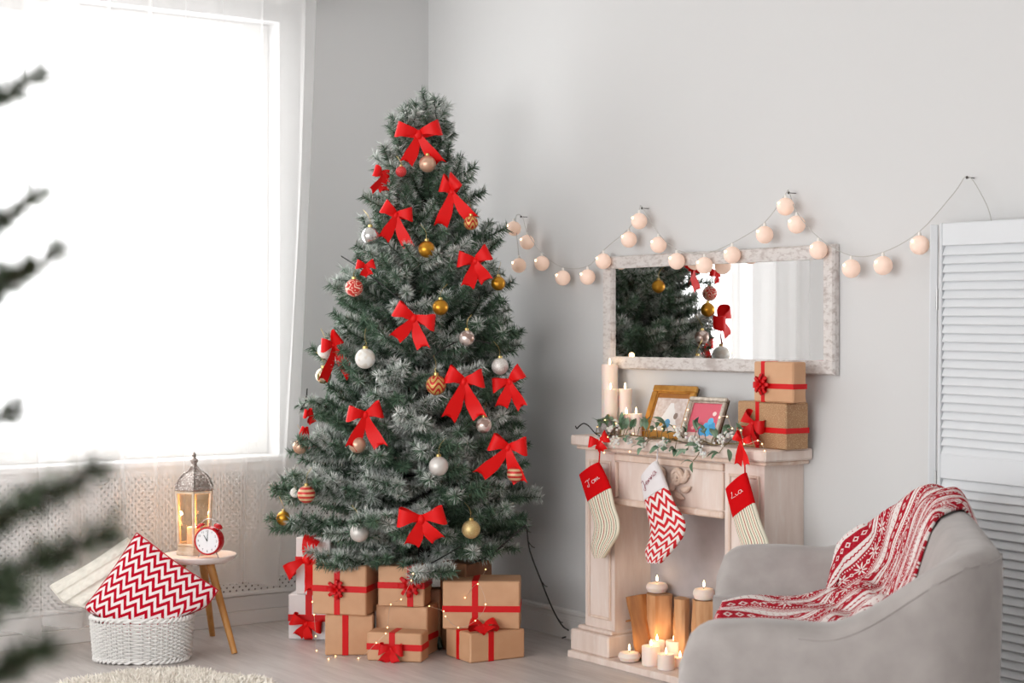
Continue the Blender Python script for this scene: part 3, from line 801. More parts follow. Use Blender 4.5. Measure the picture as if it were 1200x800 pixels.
BAUBLES = [
    (501, 192, 10, 'rose', 'rose gold bauble under the topmost red bow'), (470, 201, 6.5, 'red', 'small red glitter bauble near the tree top'),
    (434, 276, 10.5, 'silver', 'shiny silver bauble beside a red bow high on the tree'), (500, 292, 10, 'gold', 'gold bauble hanging alone in the upper middle of the tree'),
    (552, 261, 8.5, 'flame', 'red patterned bauble under the long-tailed bow near the tree top'), (584, 332, 8.5, 'gold', 'deep gold bauble at the tree edge by the wall lights'),
    (415, 337, 10.5, 'swirl', 'red bauble with cream swirls under a small bow'), (516, 360, 9.5, 'gold', 'gold bauble touching the middle red bow'),
    (547, 396, 9.5, 'disco', 'pinkish mosaic bauble below the middle gold bauble'), (428, 420, 12, 'white', 'large pearl white bauble with copper cap'),
    (381, 411, 9, 'white', 'pearl white bauble half hidden behind a red bow'), (379, 440, 9.5, 'antique', 'antique silver and gold bauble below the half hidden white one'),
    (586, 429, 10, 'glit', 'silver glitter bauble above a bow at the tree edge'), (511, 451, 12, 'flame', 'red and gold flame patterned bauble in the middle of the tree'),
    (567, 498, 9.5, 'disco', 'pinkish mosaic bauble above the bow near the fireplace'), (419, 521, 10, 'rose', 'rose gold bauble under a red bow low on the tree'),
    (514, 546, 11.5, 'matte', 'large matte silver bauble in the lower middle of the tree'), (359, 579, 10.5, 'stripe', 'red and cream striped bauble on the branch near the curtain'),
    (604, 555, 10, 'stripe', 'red and cream striped bauble hanging beside a bow near the fireplace'), (332, 607, 8.5, 'gold', 'gold bauble on the outermost low branch by the clock'),
    (421, 624, 11, 'matte', 'matte silver bauble hanging over the brown presents'), (552, 620, 11, 'pale', 'pale glitter gold bauble low on the tree over the large present'),
    (352, 523, 9, 'rose', 'dull pink bauble under the tiny bows by the curtain'), (346, 577, 6, 'white', 'small white bauble peeking out beside the striped one by the curtain'),
]
def bauble(p, r_, mat, lab, yaw=0):
    t = thing('bauble', lab, 'bauble', (p.x, p.y, p.z), TH + yaw, 'baubles on the christmas tree')
    part('ball', MB().sphere((0, 0, 0), r_, 28), mat, t)
    part('cap', MB().lathe([(r_ * .26, r_ * .93), (r_ * .26, r_ * 1.2), (r_ * .2, r_ * 1.24), (0, r_ * 1.25)], 12), CAP, t)
    part('hanger', MB().tube([(0, 0, r_ * 1.2), (r_ * .12, 0, r_ * 1.5), (0, 0, r_ * 1.7), (-.003, .01, r_ * 2.3), (0, .03, r_ * 2.9)], .0009, 4), CAP, t)
for i, (px, py, r_, k, lab) in enumerate(BAUBLES):
    p = tree_surface(px, py, .095); bauble(p, r_ * depth(p) / FOC, BM[k], lab, i * .7)
# dark wire of the tree lights, running over the branches and down to the floor
def tree_wire():
    m = simple('dark_green_wire', '#22221f', .6); t = thing('tree_light_cable', 'dark tree light cable with tiny bulbs hanging from the tree to the floor', 'cable', (0, 0, 0))
    pts = [tree_surface(540, 664, -.02), tree_surface(575, 650, 0), tree_surface(610, 620, .02), at(617, 618, 7.25), at(621, 645, 7.28), at(634, 680, 7.32), at(648, 714, 7.36), at(660, 734, 7.38)]
    e = onz(672, 742, .008); pts.append(e); pts.append(Vector((e.x + .06, -.05, .008)))
    pts = [Vector(q) for q in pts]; pp = catmull(pts, 6)
    part('wire', MB().tube(pp, .0035, 5), m, t)
    for i in range(14, len(pp) - 6, 8): part('bulb_lead', MB().tube([pp[i], pp[i] + Vector((.012, .012, -.022)), pp[i] + Vector((.02, .02, -.026))], .0022, 5), m, t)
    t2 = thing('tree_light_string', 'dark wire of the unlit tree lights looping over the front branches', 'cable', (0, 0, 0))
    for q in (((440, 215), (470, 235), (490, 258), (505, 300)), ((400, 300), (430, 320), (470, 352), (500, 380)), ((440, 655), (455, 668), (478, 672), (505, 660), (540, 640)), ((505, 420), (520, 408), (545, 398), (575, 402)), ((352, 480), (358, 470), (360, 455)), ((580, 645), (577, 652), (565, 648), (555, 640))):
        part('wire', MB().tube(catmull([tree_surface(x, y, .01) for x, y in q], 5), .0028, 5), m, t2)
tree_wire()
# ------------------------------------------------------------------ wrapped presents
def kraft(name, a, b_, dots=False):
    if name in MATS: return MATS[name]
    m = Mat(name, a, .6); n = m.noise(7, 4); n2 = m.noise(120, 2, (1, 1, .15)); c = m.mix(m.ramp(n, .35, .7), a, b_)
    if dots: c = m.mix((m.noise(330, 1) > .6), c, '#cfb08a')
    m.color(c); m.bump(n, .25, .006); MATS[name] = m.mat; return m.mat
KRAFT = kraft('kraft_paper', '#d3a580', '#c79670'); KRAFT2 = kraft('dark_kraft_paper', '#8a5f40', '#764e33'); KDOT = kraft('dotted_kraft_paper', '#b18760', '#a67c57', True)
PAPW = simple('white_wrapping_paper', '#e6e3e4', .45, bump=.15, scale=8, dist=.005)
def gift(label, side, pc, pfar, ptop, z0, rz, D, paper, group='presents under the tree', bands=('v', 'h'), fv=.5, fh=.5, rw=.026, vside=None):
    P = onz(pc[0], pc[1], z0); x = Vector((math.cos(rz), math.sin(rz), 0)); y = Vector((-x.y, x.x, 0))
    u = -x if side == 'R' else x; a = (pfar - 600) / FOC; d = P - CAM
    W = (a * d.dot(F2) - d.dot(R2)) / (u.dot(R2) - a * u.dot(F2)); H = (HOR - ptop) / FOC * d.dot(F2) + EYE - z0
    c = P + u * (W / 2) + y * (D / 2)
    t = thing('gift_box', label, 'gift', (c.x, c.y, z0 + .0008), rz, group)
    part('box', MB().box(-W / 2, W / 2, -D / 2, D / 2, 0, H, .005), paper, t)
    e = .0014
    # folded paper flap on the narrow side
    sx = 1 if side == 'R' else -1
    fl = MB().add([(sx * (W / 2 + .0009), -D * .47, 0.004), (sx * (W / 2 + .0009), D * .47, .004), (sx * (W / 2 + .0012), 0, H * .62)], [(0, 1, 2) if sx > 0 else (0, 2, 1)])
    part('paper_flap', fl, paper, t)
    for k in bands:
        if k == 'v': xx = (fv - .5) * W; part('ribbon', MB().box(xx - rw / 2, xx + rw / 2, -D / 2 - e, D / 2 + e, 0, H + e, .001), RIB, t)
        if k == 'h': zz = fh * H; part('ribbon', MB().box(-W / 2 - e * 1.4, W / 2 + e * 1.4, -D / 2 - e * 1.4, D / 2 + e * 1.4, zz - rw / 2, zz + rw / 2, .001), RIB, t)
        if k == 's': yy = 0; part('ribbon', MB().box(-W / 2 - e * 1.4, W / 2 + e * 1.4, yy - rw / 2, yy + rw / 2, 0, H + e * 1.4, .001), RIB, t)
    return t, W, H, D, z0 + .0008 + H
def rad(a): return math.radians(a)
# right pair
g, W, H, D, zG = gift('low brown paper present with a red bow on its lid under the largest one', 'L', (551, 777.4), 615, 743, 0, TH + rad(30), .21, KRAFT, bands=('v', 's'), fv=.38)
bow(g, (-.02 - W * .12, -D * .36, H + .016), RIB, .06, .026, .05, 61, (rad(-65), 0, rad(-25)), ups=(.15, .15))
g, W, H, D, _ = gift('largest brown paper present with crossed red ribbons and no bow', 'R', (609, 737.5), 518.8, 681.5, zG, TH - rad(2), .2, KRAFT, fv=.42, fh=.42)
# middle stack
g, W, H, D, zD = gift('brown paper present with a low red ribbon behind the small flat one', 'R', (500.5, 768.5), 440, 711.5, 0, TH - rad(18), .2, KRAFT, bands=('h',), fh=.36)
g, W, H, D, _ = gift('brown paper present with a spiky red rosette on top of another present', 'R', (497, 711.5), 443, 664, zD, TH - rad(9), .16, KRAFT, fv=.70, fh=.52)
rosette(g, (W * .2, -D / 2 - .003, H * .54), RIB, .05, 5)
g, W, H, D, _ = gift('small flat brown present with a red bow in front of the stack', 'R', (494, 776.5), 430, 743, 0, TH - rad(12), .11, KRAFT, fv=.46, fh=.5)
bow(g, (-W * .04, -D / 2 - .012, H * .45), RIB, .05, .022, .055, 63, ups=(.0, .0), spread=(.55, .55))
# left stack
g, W, H, D, zB = gift('square brown present with one vertical red ribbon under a bigger present', 'L', (381, 768), 437.5, 721.5, 0, TH + rad(2), .19, KRAFT, bands=('v',), fv=.42)
g, W, H, D, _ = gift('brown paper present with a round red rosette standing beside the white presents', 'R', (429, 722), 366, 663, zB, TH - rad(14), .2, KRAFT, fv=.46, fh=.52)
rosette(g, (-W * .04, -D / 2 - .003, H * .52), RIB, .042, 8)
g, W, H, D, zW = gift('white paper present with a red bow standing on the floor by the radiator screen', 'R', (384, 750), 338, 697, 0, TH - rad(6), .2, PAPW, fv=.52, fh=.48, rw=.03)
bow(g, (-W * .02, -D / 2 - .015, H * .36), RED, .07, .024, .06, 66, (0, rad(14), 0), ups=(.25, .1))
g, W, H, D, _ = gift('white paper present with a huge red bow on top of the other white one', 'R', (387, 698), 346.5, 630.5, zW, TH - rad(14), .19, PAPW, fv=.42, fh=.6, rw=.03)
bow(g, (-W * .10, -D / 2 - .02, H * .62), RED, .11, .03, .12, 67, (0, rad(-38), 0), ups=(.2, .55), spread=(.5, .2), tl=(1, .5))
# half hidden dark ones
gift('tall dark brown present without ribbon half hidden behind the largest one', 'R', (546, 765), 515, 661.5, 0, TH - rad(40), .17, KRAFT2, bands=())
gift('small dark brown box squeezed between the presents', 'R', (516.5, 762), 500, 690.5, 0, TH - rad(4), .08, KRAFT2, bands=())
# presents on the mantel
g, W, H, D, zN = gift('dotted brown present with red ribbon standing on the mantel', 'R', (921, 527.5), 864, 472.5, ZM, 0, .115, KDOT, 'presents on the mantel', fv=.42, fh=.40, rw=.02)
bow(g, (-W * .10, -D / 2 - .012, H * .52), RIB, .055, .022, .075, 70, (0, rad(15), 0), ups=(.3, .1))
tagm = simple('paper_tag', '#eeeeee', .6)
part('gift_tag', MB().box(-W * .37, -W * .2, -D / 2 - .007, -D / 2 - .006, H * .1, H * .36), tagm, g)
g, W, H, D, _ = gift('plain brown present with a red rosette, topmost on the mantel', 'R', (929.5, 472.8), 883, 424.5, zN, rad(1), .068, KRAFT, 'presents on the mantel', fv=.24, fh=.40, rw=.019)
rosette(g, (-W * .24, -D / 2 - .003, H * .44), RIB, .040, 9)

def fairy(label, ptsets):
    t = thing('fairy_lights', label, 'fairy lights', (0, 0, 0)); wm = simple('copper_wire', '#d8c3b0', .3, .6); gl = emit('fairy_glow', '#ffc27a', 5); me = MB().sphere((0, 0, 0), .0029, 8).mesh('bulb')
    for pts in ptsets:
        pp = catmull(pts, 5); part('wire', MB().tube(pp, .0008, 4), wm, t)
        for i in range(0, len(pp), 5): o = link('bulb', me, gl, t); o.location = pp[i]
def front(px, py, dpt): return at(px, py, dpt)
fairy('warm fairy light wire trailing over the brown presents', [
    [at(366, 705, 6.98), at(368, 720, 6.98), at(370, 745, 6.98), onz(371, 762, .005), onz(385, 772, .005), onz(393, 768.5, .005), onz(420, 771, .005), at(441, 753, 6.86), at(452, 742, 6.86)],
    [at(454, 735, 6.92), at(458, 708, 6.93), at(470, 702, 6.86), at(482, 680, 6.84), at(484, 672, 6.84)], [at(503, 710, 6.97), at(520, 716, 6.86), at(522, 722, 6.86), at(537, 735, 6.86), at(557, 727, 6.86), at(569, 708, 6.88), at(560, 684, 6.9), at(545, 700, 7.0)],
    [at(563, 667, 7.2), at(569, 667, 7.22), at(565, 675, 7.2)]])

# ------------------------------------------------------------------ candles
def wax_mat():
    m = Mat('ivory_wax', '#f8e6db', .45, subsurface_weight=.45, subsurface_scale=.02); m.b.inputs['Subsurface Radius'].default_value = (1, .5, .3)
    m.b.inputs['Emission Color'].default_value = srgb('#ff9a55')
    x, y, z = m.xyz(m.attr('pat', 'Vector')); m.nt.links.new((x * .0).k, m.b.inputs['Emission Strength']); return m.mat
WAX = wax_mat(); FLAME = emit('candle_flame', '#ffe0a6', 9); WICK = simple('wick', '#2b2420', .8)
def candle(label, base, r_, h, group, floaty=False, light=.0):
    t = thing('candle', label, 'candle', (base.x, base.y, base.z + .0006), 0, group)
    if floaty: prof = [(r_ * .55, 0), (r_ * .82, h * .12), (r_, h * .5), (r_ * .97, h * .72), (r_ * .84, h * .93), (r_ * .6, h * .99), (r_ * .3, h * .95), (0, h * .94)]
    else: prof = [(r_ * .97, 0), (r_, h * .02), (r_, h * .97), (r_ * .96, h), (r_ * .85, h), (r_ * .7, h - .004), (r_ * .3, h - .007), (0, h - .008)]
    part('wax', MB().lathe(prof, 28), WAX, t)
    zt = h * .94 if floaty else h - .008
    part('wick', MB().tube([(0, 0, zt - .002), (.0005, 0, zt + .006), (.0015, 0, zt + .011)], .0011, 6), WICK, t)
    part('flame', MB().lathe([(0, zt + .006), (.0035, zt + .010), (.0048, zt + .016), (.0035, zt + .024), (.0012, zt + .031), (0, zt + .034)], 10), FLAME, t)
    if light:
        l = bpy.data.lights.new('candle_glow', 'POINT'); l.energy = light; l.color = (1, .62, .3); l.shadow_soft_size = .012
        o = bpy.data.objects.new('candle_glow', l); col.objects.link(o); o.parent = t; o.location = (0, 0, zt + .045)
def candle_px(label, px, ptop, rpx, p, group, **kw):
    d = depth(p); c = p.copy(); a = (px - 600) / FOC
    h = EYE + (HOR - ptop) / FOC * d - p.z
    candle(label, p, rpx * d / FOC, h, group, **kw)
GM = 'lit candles on the mantel'
for lab, px, pt, rp, y in (('tallest ivory pillar candle at the end of the mantel', 714.5, 427, 9.6, -.075), ('ivory pillar candle standing in front of the tallest one on the mantel', 715.5, 456, 8.6, -.155), ('ivory pillar candle on the mantel next to the gold picture frame', 732.5, 455.5, 8, -.10), ('short ivory candle on the mantel beside the silvery ball', 734, 485, 6.2, -.185), ('short ivory candle on the mantel touching the gold frame corner', 745.5, 484.5, 6.8, -.165)):
    p = ony(px, 500, y); p.z = ZM; candle_px(lab, px, pt, rp, p, GM, light=.035)
def ground(px, py, z): return onz(px, py, z)
GH = 'lit candles on the hearth'
p = ground(737.5, 775, .028); candle_px('flat round floating candle on the hearth beside the log', 737.5, 763.5, 13.3, p, GH, floaty=True, light=.05)
for lab, px, pb, pt, rp in (('ivory pillar candle on the hearth directly beside the floating candle', 763, 779, 756.5, 11), ('short white candle standing foremost on the hearth', 780.5, 784, 766, 10), ('ivory pillar candle at the back of the hearth group below the split log', 770, 776, 750.5, 9.5), ('ivory pillar candle on the hearth beside the armchair', 790, 777, 750.5, 10), ('low white candle on the hearth tucked against the armchair', 797, 781.5, 770, 8)):
    p = ground(px, pb, .028); candle_px(lab, px, pt, rp, p, GH, light=.05)

# ------------------------------------------------------------------ logs in the firebox
def log_mat(name, a, b_, c_):
    m = Mat(name, a, .8); n = m.noise(10, 5, (3, 3, .4)); n2 = m.noise(6, 3); c = m.mix(m.ramp(n, .35, .7), a, b_)
    m.color(m.mix(m.ramp(n2, .55, .75), c, c_)); m.bump(n, .5, .006); return m.mat
BK = log_mat('log_bark', '#b87c46', '#8a5630', '#5d4430'); SPL = log_mat('split_wood', '#d6a77c', '#bd8557', '#caa07a'); ENDG = log_mat('end_grain', '#cfa57e', '#b98d64', '#c79a70')
def log(label, p, r_, h, seed, lean, mat, split=False):
    r = random.Random(seed); t = thing('log', label, 'log', p, 0, 'firewood logs on the hearth'); t.rotation_euler = lean
    n = 18; ks = [r.uniform(.9, 1.1) for _ in range(n)]
    if split: ks = [k * (1 if i < n * .55 else .55 + .25 * abs(i - n * .78) / (n * .22)) for i, k in enumerate(ks)]
    def fn(u, v):
        i = int(u * n) % n; k = ks[i]; a = u * 2 * PI; b_ = r_ * k * (1 + .06 * math.sin(v * 9 + i)); return (b_ * math.cos(a), b_ * math.sin(a), v * h)
    part('bark', MB().grid(fn, n, 8, True), mat, t, ang=40)
    for z in (0, h): part('end_grain', MB().add([fn(i / n, z / h)[:2] + (z + (.0006 if z else -.0002),) for i in range(n)], [tuple(range(n))]), ENDG, t)
    if mat is BK: part('twig_stub', MB().tube([(-r_ * .9, 0, h * .62), (-r_ * 1.5, -.01, h * .635), (-r_ * 2.1, -.012, h * .63)], [.006, .004, .003], 6), BK, t)
p = ground(752, 766, .028); p.y = max(p.y, -.17); 
log('round bark covered log leaning against the fireplace jamb', Vector((ony(752, 760, -.16).x, -.13, .036)), .042, .25, 3, (0, rad(-15), 0), BK)
q = ony(776, 740, -.10); zc = ony(772, 697, -.10).z
log('split pale log carrying a floating candle in the fireplace', Vector((ony(774, 720, -.07).x, -.07, .0285)), .056, zc - .0285, 5, (0, 0, rad(200)), SPL, True)
q2 = ony(797, 740, -.1); log('narrow split log beside the larger split log in the fireplace', Vector((ony(800, 720, -.06).x, -.06, .0285)), .038, zc - .03, 8, (0, rad(-2), rad(150)), SPL, True)
q3 = ony(822, 740, -.09); log('short split log under the candle nearest the armchair', Vector((q3.x + .03, -.10, .0285)), .055, ony(822, 702, -.1).z - .03, 9, (0, 0, rad(20)), SPL, True)
candle_px('floating candle standing on the split log in the fireplace', 770, 682.5, 13, Vector((ony(770, 690, -.075).x, -.075, zc + .0008)), GH, floaty=True, light=.04)
candle_px('floating candle on a log next to the armchair', 826, 689, 13, Vector((ony(826, 690, -.1).x, -.105, ony(822, 702, -.1).z - .0005)), GH, floaty=True, light=.04)

# ------------------------------------------------------------------ stockings
def stock_mat(kind):
    m = Mat('stocking_' + kind, '#ffffff', .85); u, v, _ = m.uv()
    if kind == 'chevron':
        c = m.mix(((v * 9 + (u * 4).tri(.5) * 1.5).fract() > .5), '#f1e9e4', '#cf1420')
    else:
        k = (u * 6).fract(); c = m.mix((k < .14), '#e9e2cd', '#a8322c'); c = m.mix((k > .5) * (k < .62), c, '#4d5a45')
    m.color(c); n = m.noise(200, 2); m.bump(n, .3, .002); return m.mat
RKNIT = simple('red_felt', '#cc0a10', .9, specular_ior_level=.1, bump=.3, scale=160, dist=.002); WFELT = simple('white_felt', '#e8e3e4', .85, bump=.3, scale=160, dist=.002)
def stocking(label, stations, ncuff, apex, hang, bodymat, cuffmat, Y, words, wcol, group):
    t = thing('christmas_stocking', label, 'stocking', (0, 0, 0), 0, group)
    def P(q, y=Y): p = ony(q[0], q[1], y); return p
    def sweep(st, thick, patv):
        L = [P(a) for a, b_ in st]; Rr = [P(b_) for a, b_ in st]
        L = catmull(L, 5); Rr = catmull(Rr, 5); n = len(L); k = 24
        def fn(u, v):
            i = round(v * (n - 1)); c = (L[i] + Rr[i]) / 2; d = (Rr[i] - L[i]) / 2; a = 2 * PI * u; cc, ss = math.cos(a), math.sin(a)
            cc = math.copysign(abs(cc) ** .8, cc); ss = math.copysign(abs(ss) ** .8, ss)
            th = min(thick, d.length * .8)
            return c + d * cc + Vector((0, -th * ss, 0))
        def pat(u, v): return ((1 + math.cos(2 * PI * u)) / 2, v, 0)
        mb = MB().grid(fn, k, n - 1, True, pat)
        mb.f.append(tuple(range(k))[::-1]); mb.f.append(tuple((n - 1) * k + i for i in range(k)))
        return mb
    b_ = part('sock', sweep(stations[ncuff - 1:], .016, 1), bodymat, t, ang=60)
    c = part('cuff', sweep(stations[:ncuff], .020, 1), cuffmat, t, ang=60)
    a = P(apex); hg = P(hang)
    part('hanging_loop', MB().tube([a + Vector((0, 0, -.008)), a, hg], .0028, 6), cuffmat, t)
    m = MB()
    for stroke in words:
        m.tube(catmull([P(q, Y - .0225) for q in stroke], 4), .0010, 5)
    part('embroidered_name', m, simple('thread_' + wcol.strip('#'), wcol, .6), c)
def strokes(name, ox, oy, s_, ang):
    # loose handwriting: each letter a stroke in a unit box, joined along a rising baseline
    G = dict(T=[[(0, .9), (.3, 1), (.7, .9), (1, 1)], [(.55, .95), (.45, .4), (.3, 0), (.0, .1), (.2, .3)]], o=[[(.7, .45), (.3, .5), (.1, .2), (.4, 0), (.7, .2), (.6, .45), (1, .4)]], m=[[(0, .0), (.1, .45), (.2, .05), (.4, .45), (.5, .05), (.7, .45), (.8, .05), (1, .1)]],
             J=[[(.3, .9), (.8, 1), (.6, .2), (.3, -.4), (0, -.2), (.9, .3)]], e=[[(0, .2), (.6, .3), (.4, .5), (.1, .2), (.4, 0), (.9, .2)]], n=[[(0, 0), (.1, .45), (.2, .05), (.5, .45), (.7, .05), (1, .1)]], a=[[(.8, .45), (.3, .5), (.1, .15), (.5, 0), (.8, .4), (.8, .05), (1, .1)]],
             L=[[(.5, .8), (.7, 1), (.4, .4), (.1, .1), (.5, .1), (1, .0)]], i=[[(.2, .4), (.3, .05), (.7, .1)]])
    out = []; x = 0
    for ch in name:
        for st in G[ch]: out.append([(ox + s_ * ((x + q[0]) * math.cos(ang) + q[1] * math.sin(ang) * .9), oy + s_ * ((x + q[0]) * math.sin(ang) - q[1])) for q in st])
        x += .95 if ch.isupper() else .75
    return out
YS_ = -.272
stocking('striped cream stocking with red cuff at the mantel end near the tree', [((680, 557), (701.5, 541.5)), ((684.5, 572), (709, 556)), ((689.5, 588), (715.5, 572)), ((694, 602), (720, 593)), ((697, 616), (725.5, 610)), ((695, 630), (725, 625)), ((693, 642), (717, 639)), ((698, 654), (708, 653.5))], 3, (702, 541), (704, 517),
         stock_mat('striped'), RKNIT, YS_, strokes('Tom', 689, 571, 6.5, -.65), '#f0dcdc', 'stockings on the mantel')
stocking('red and white zigzag stocking with white cuff at the middle of the mantel', [((753, 560), (769.5, 539.5)), ((754, 573), (776, 554)), ((756, 587), (782, 570)), ((759.5, 604), (791, 591)), ((762.5, 620), (802, 610)), ((761, 633), (801, 627)), ((756.5, 646), (788, 645)), ((760, 659), (774, 660))], 3, (770, 540), (771, 524),
         stock_mat('chevron'), WFELT, YS_, strokes('Jenna', 754, 573, 6, -.9), '#b06a76', 'stockings on the mantel')
stocking('striped cream stocking with red cuff at the mantel end near the armchair', [((851.5, 574), (874, 553.5)), ((855.5, 590), (879, 571)), ((860, 607), (884, 589)), ((865, 625), (892, 614)), ((869, 640), (900, 634)), ((867, 656), (901, 650)), ((866, 668), (892, 665)), ((871, 681), (881, 680.5))], 3, (873, 553), (872.5, 534),
         stock_mat('striped'), RKNIT, YS_, strokes('Lia', 857, 585, 6.2, -.6), '#f6e6e2', 'stockings on the mantel')
for lab, px, py, s_, w_, tl, yaw, ups, hk in (('red bow on a black hook at the mantel end near the tree', 703, 518, .045, .02, .035, .9, (.0, .6), True), ('red bow with long tails on the mantel edge below the presents', 869, 518, .042, .014, .085, .5, (.9, .3), False)):
    p = ony(px, py, -.278); t = thing('ribbon_bow', lab, 'bow', p, yaw, 'red bows on the mantel edge'); bow(t, (0, 0, 0), RED, s_, w_, tl, 80 + int(px), ups=ups, spread=(.1, .35))
p0 = ony(702, 518, -.262)
hk = thing('stocking_hook', 'thin black wire hook standing on the mantel end near the tree', 'hook', (p0.x, -.235, ZM + .0005))
part('wire', MB().tube(catmull([Vector(q) - hk.location for q in (ony(706, 512, -.2).lerp(ony(706, 512, -.2), 1), ony(698, 508, -.235), ony(690, 499, -.235), ony(684, 496, -.235), ony(679, 499, -.235), ony(676, 502, -.235), ony(674.5, 499, -.235))], 5), .0028, 6), simple('black_wire', '#1d1b1b', .5), hk)
part('foot', MB().lathe([(.018, 0), (.018, .004), (.004, .008)], 14), simple('black_wire', '#1d1b1b'), hk)
# ------------------------------------------------------------------ picture frames, ball and mistletoe on the mantel
def disc(u, v, cx, cy, r_, asp=1.0): return ((((u - cx) * asp) * ((u - cx) * asp) + (v - cy) * (v - cy)).op('SQRT') < r_)
def pic_mat(kind):
    m = Mat('print_' + kind, '#ffffff', .35); u, v, _ = m.uv()
    if kind == 'winter':
        n = m.noise(60, 4); c = m.mix(m.ramp(n, .35, .7), '#cdb9b0', '#e6dcd8'); c = m.mix((v > .86), c, '#a86f35'); c = m.mix((v < .16), c, '#e9e2dd')
        k = ((u - .5).abs() < ((v * -.42) + .36)) * (v > .2) * (v < .74); c = m.mix(k, c, '#f3f0ee')
        c = m.mix(disc(u, v, .50, .22, .12, 1.3), c, '#4a9fd0'); c = m.mix(disc(u, v, .70, .42, .08, 1.3), c, '#8c7a70'); c = m.mix(disc(u, v, .33, .2, .05), c, '#d8a04a')
    else:
        c = m.mix((v < .18), '#d8576b', '#d9b9b0')
        for cx, cy, r_, q in ((.52, .22, .12, '#2f9ed8'), (.70, .22, .13, '#3aa9e2'), (.88, .24, .12, '#2b8fc9'), (.62, .36, .10, '#4bb3e6'), (.80, .38, .10, '#359dd6'), (.72, .50, .09, '#56b8e8'), (.78, .70, .06, '#f6d9d4'), (.20, .30, .05, '#e79aa0')): c = m.mix(disc(u, v, cx, cy, r_), c, q)
    m.color(c); return m.mat
def picture(label, bl, Wd, Hh, y, lean, rz, mat, fw, pm, fd=.018):
    p = onz(bl[0], bl[1], ZM); p = ony(bl[0], bl[1], y); t = thing('picture_frame', label, 'picture frame', (p.x, y, ZM + .001), rz, 'picture frames on the mantel')
    mx = Matrix.Rotation(-lean, 4, 'X'); 
    def box(*a, **k): return MB().box(*a, mx=mx, **k)
    part('backing', box(.004, Wd - .004, -.002, .008, .006, Hh - .004), simple('frame_back', '#5a4632', .8), t)
    for a in ((0, Wd, 0, fw), (0, Wd, Hh - fw, Hh), (0, fw, fw, Hh - fw), (Wd - fw, Wd, fw, Hh - fw)):
        q = part('frame_rail', box(a[0], a[1], -fd, 0, a[2], a[3], bev=.004), mat, t)
    m = MB()
    for a in ((fw, Wd - fw, fw, fw + .005), (fw, Wd - fw, Hh - fw - .005, Hh - fw), (fw, fw + .005, fw, Hh - fw), (Wd - fw - .005, Wd - fw, fw, Hh - fw)): m.box(a[0], a[1], -fd * .55, -.002, a[2], a[3], .001, mx=mx)
    part('inner_lip', m, mat, t)
    part('picture', MB().grid(lambda u, v: mx @ Vector((fw + (Wd - 2 * fw) * u, -.0035, fw + (Hh - 2 * fw) * v)), 1, 1), pic_mat(pm), t)
    part('easel_back', MB().tube([mx @ Vector((Wd / 2, .008, Hh * .6)), Vector((Wd / 2, mx.to_3x3().col[2].y * Hh * .6 + .055, .004))], .005, 6), simple('frame_back', '#5a4632'), t)
picture('gold picture frame with a pale winter print leaning on the mantel', (752, 505), .246, .222, -.135, rad(22), rad(3), simple('gilt_wood', '#d39d4c', .35, .45, var='#b57c34', scale=30), .027, 'winter')
picture('silver picture frame with a red and blue bauble print on the mantel', (796.5, 512), .200, .185, -.212, rad(22), rad(3), simple('silver_leaf', '#d6ccc0', .32, .5, var='#a89b8c', scale=60), .018, 'baubles')
p = ony(712.5, 498, -.20); r_ = .041
b_ = thing('decorative_ball', 'silvery grey glitter ball lying on the mantel end by the candles', 'ball', (p.x, -.2, ZM + r_ + .001))
part('ball', MB().sphere((0, 0, 0), r_, 24), bauble_mat('grey_glitter_ball', '#857d7a', .5, .2, 'glitter', '#b7b0ab'), b_)
part('cap', MB().lathe([(.008, .039), (.008, .047), (.003, .05)], 10), CAP, b_)

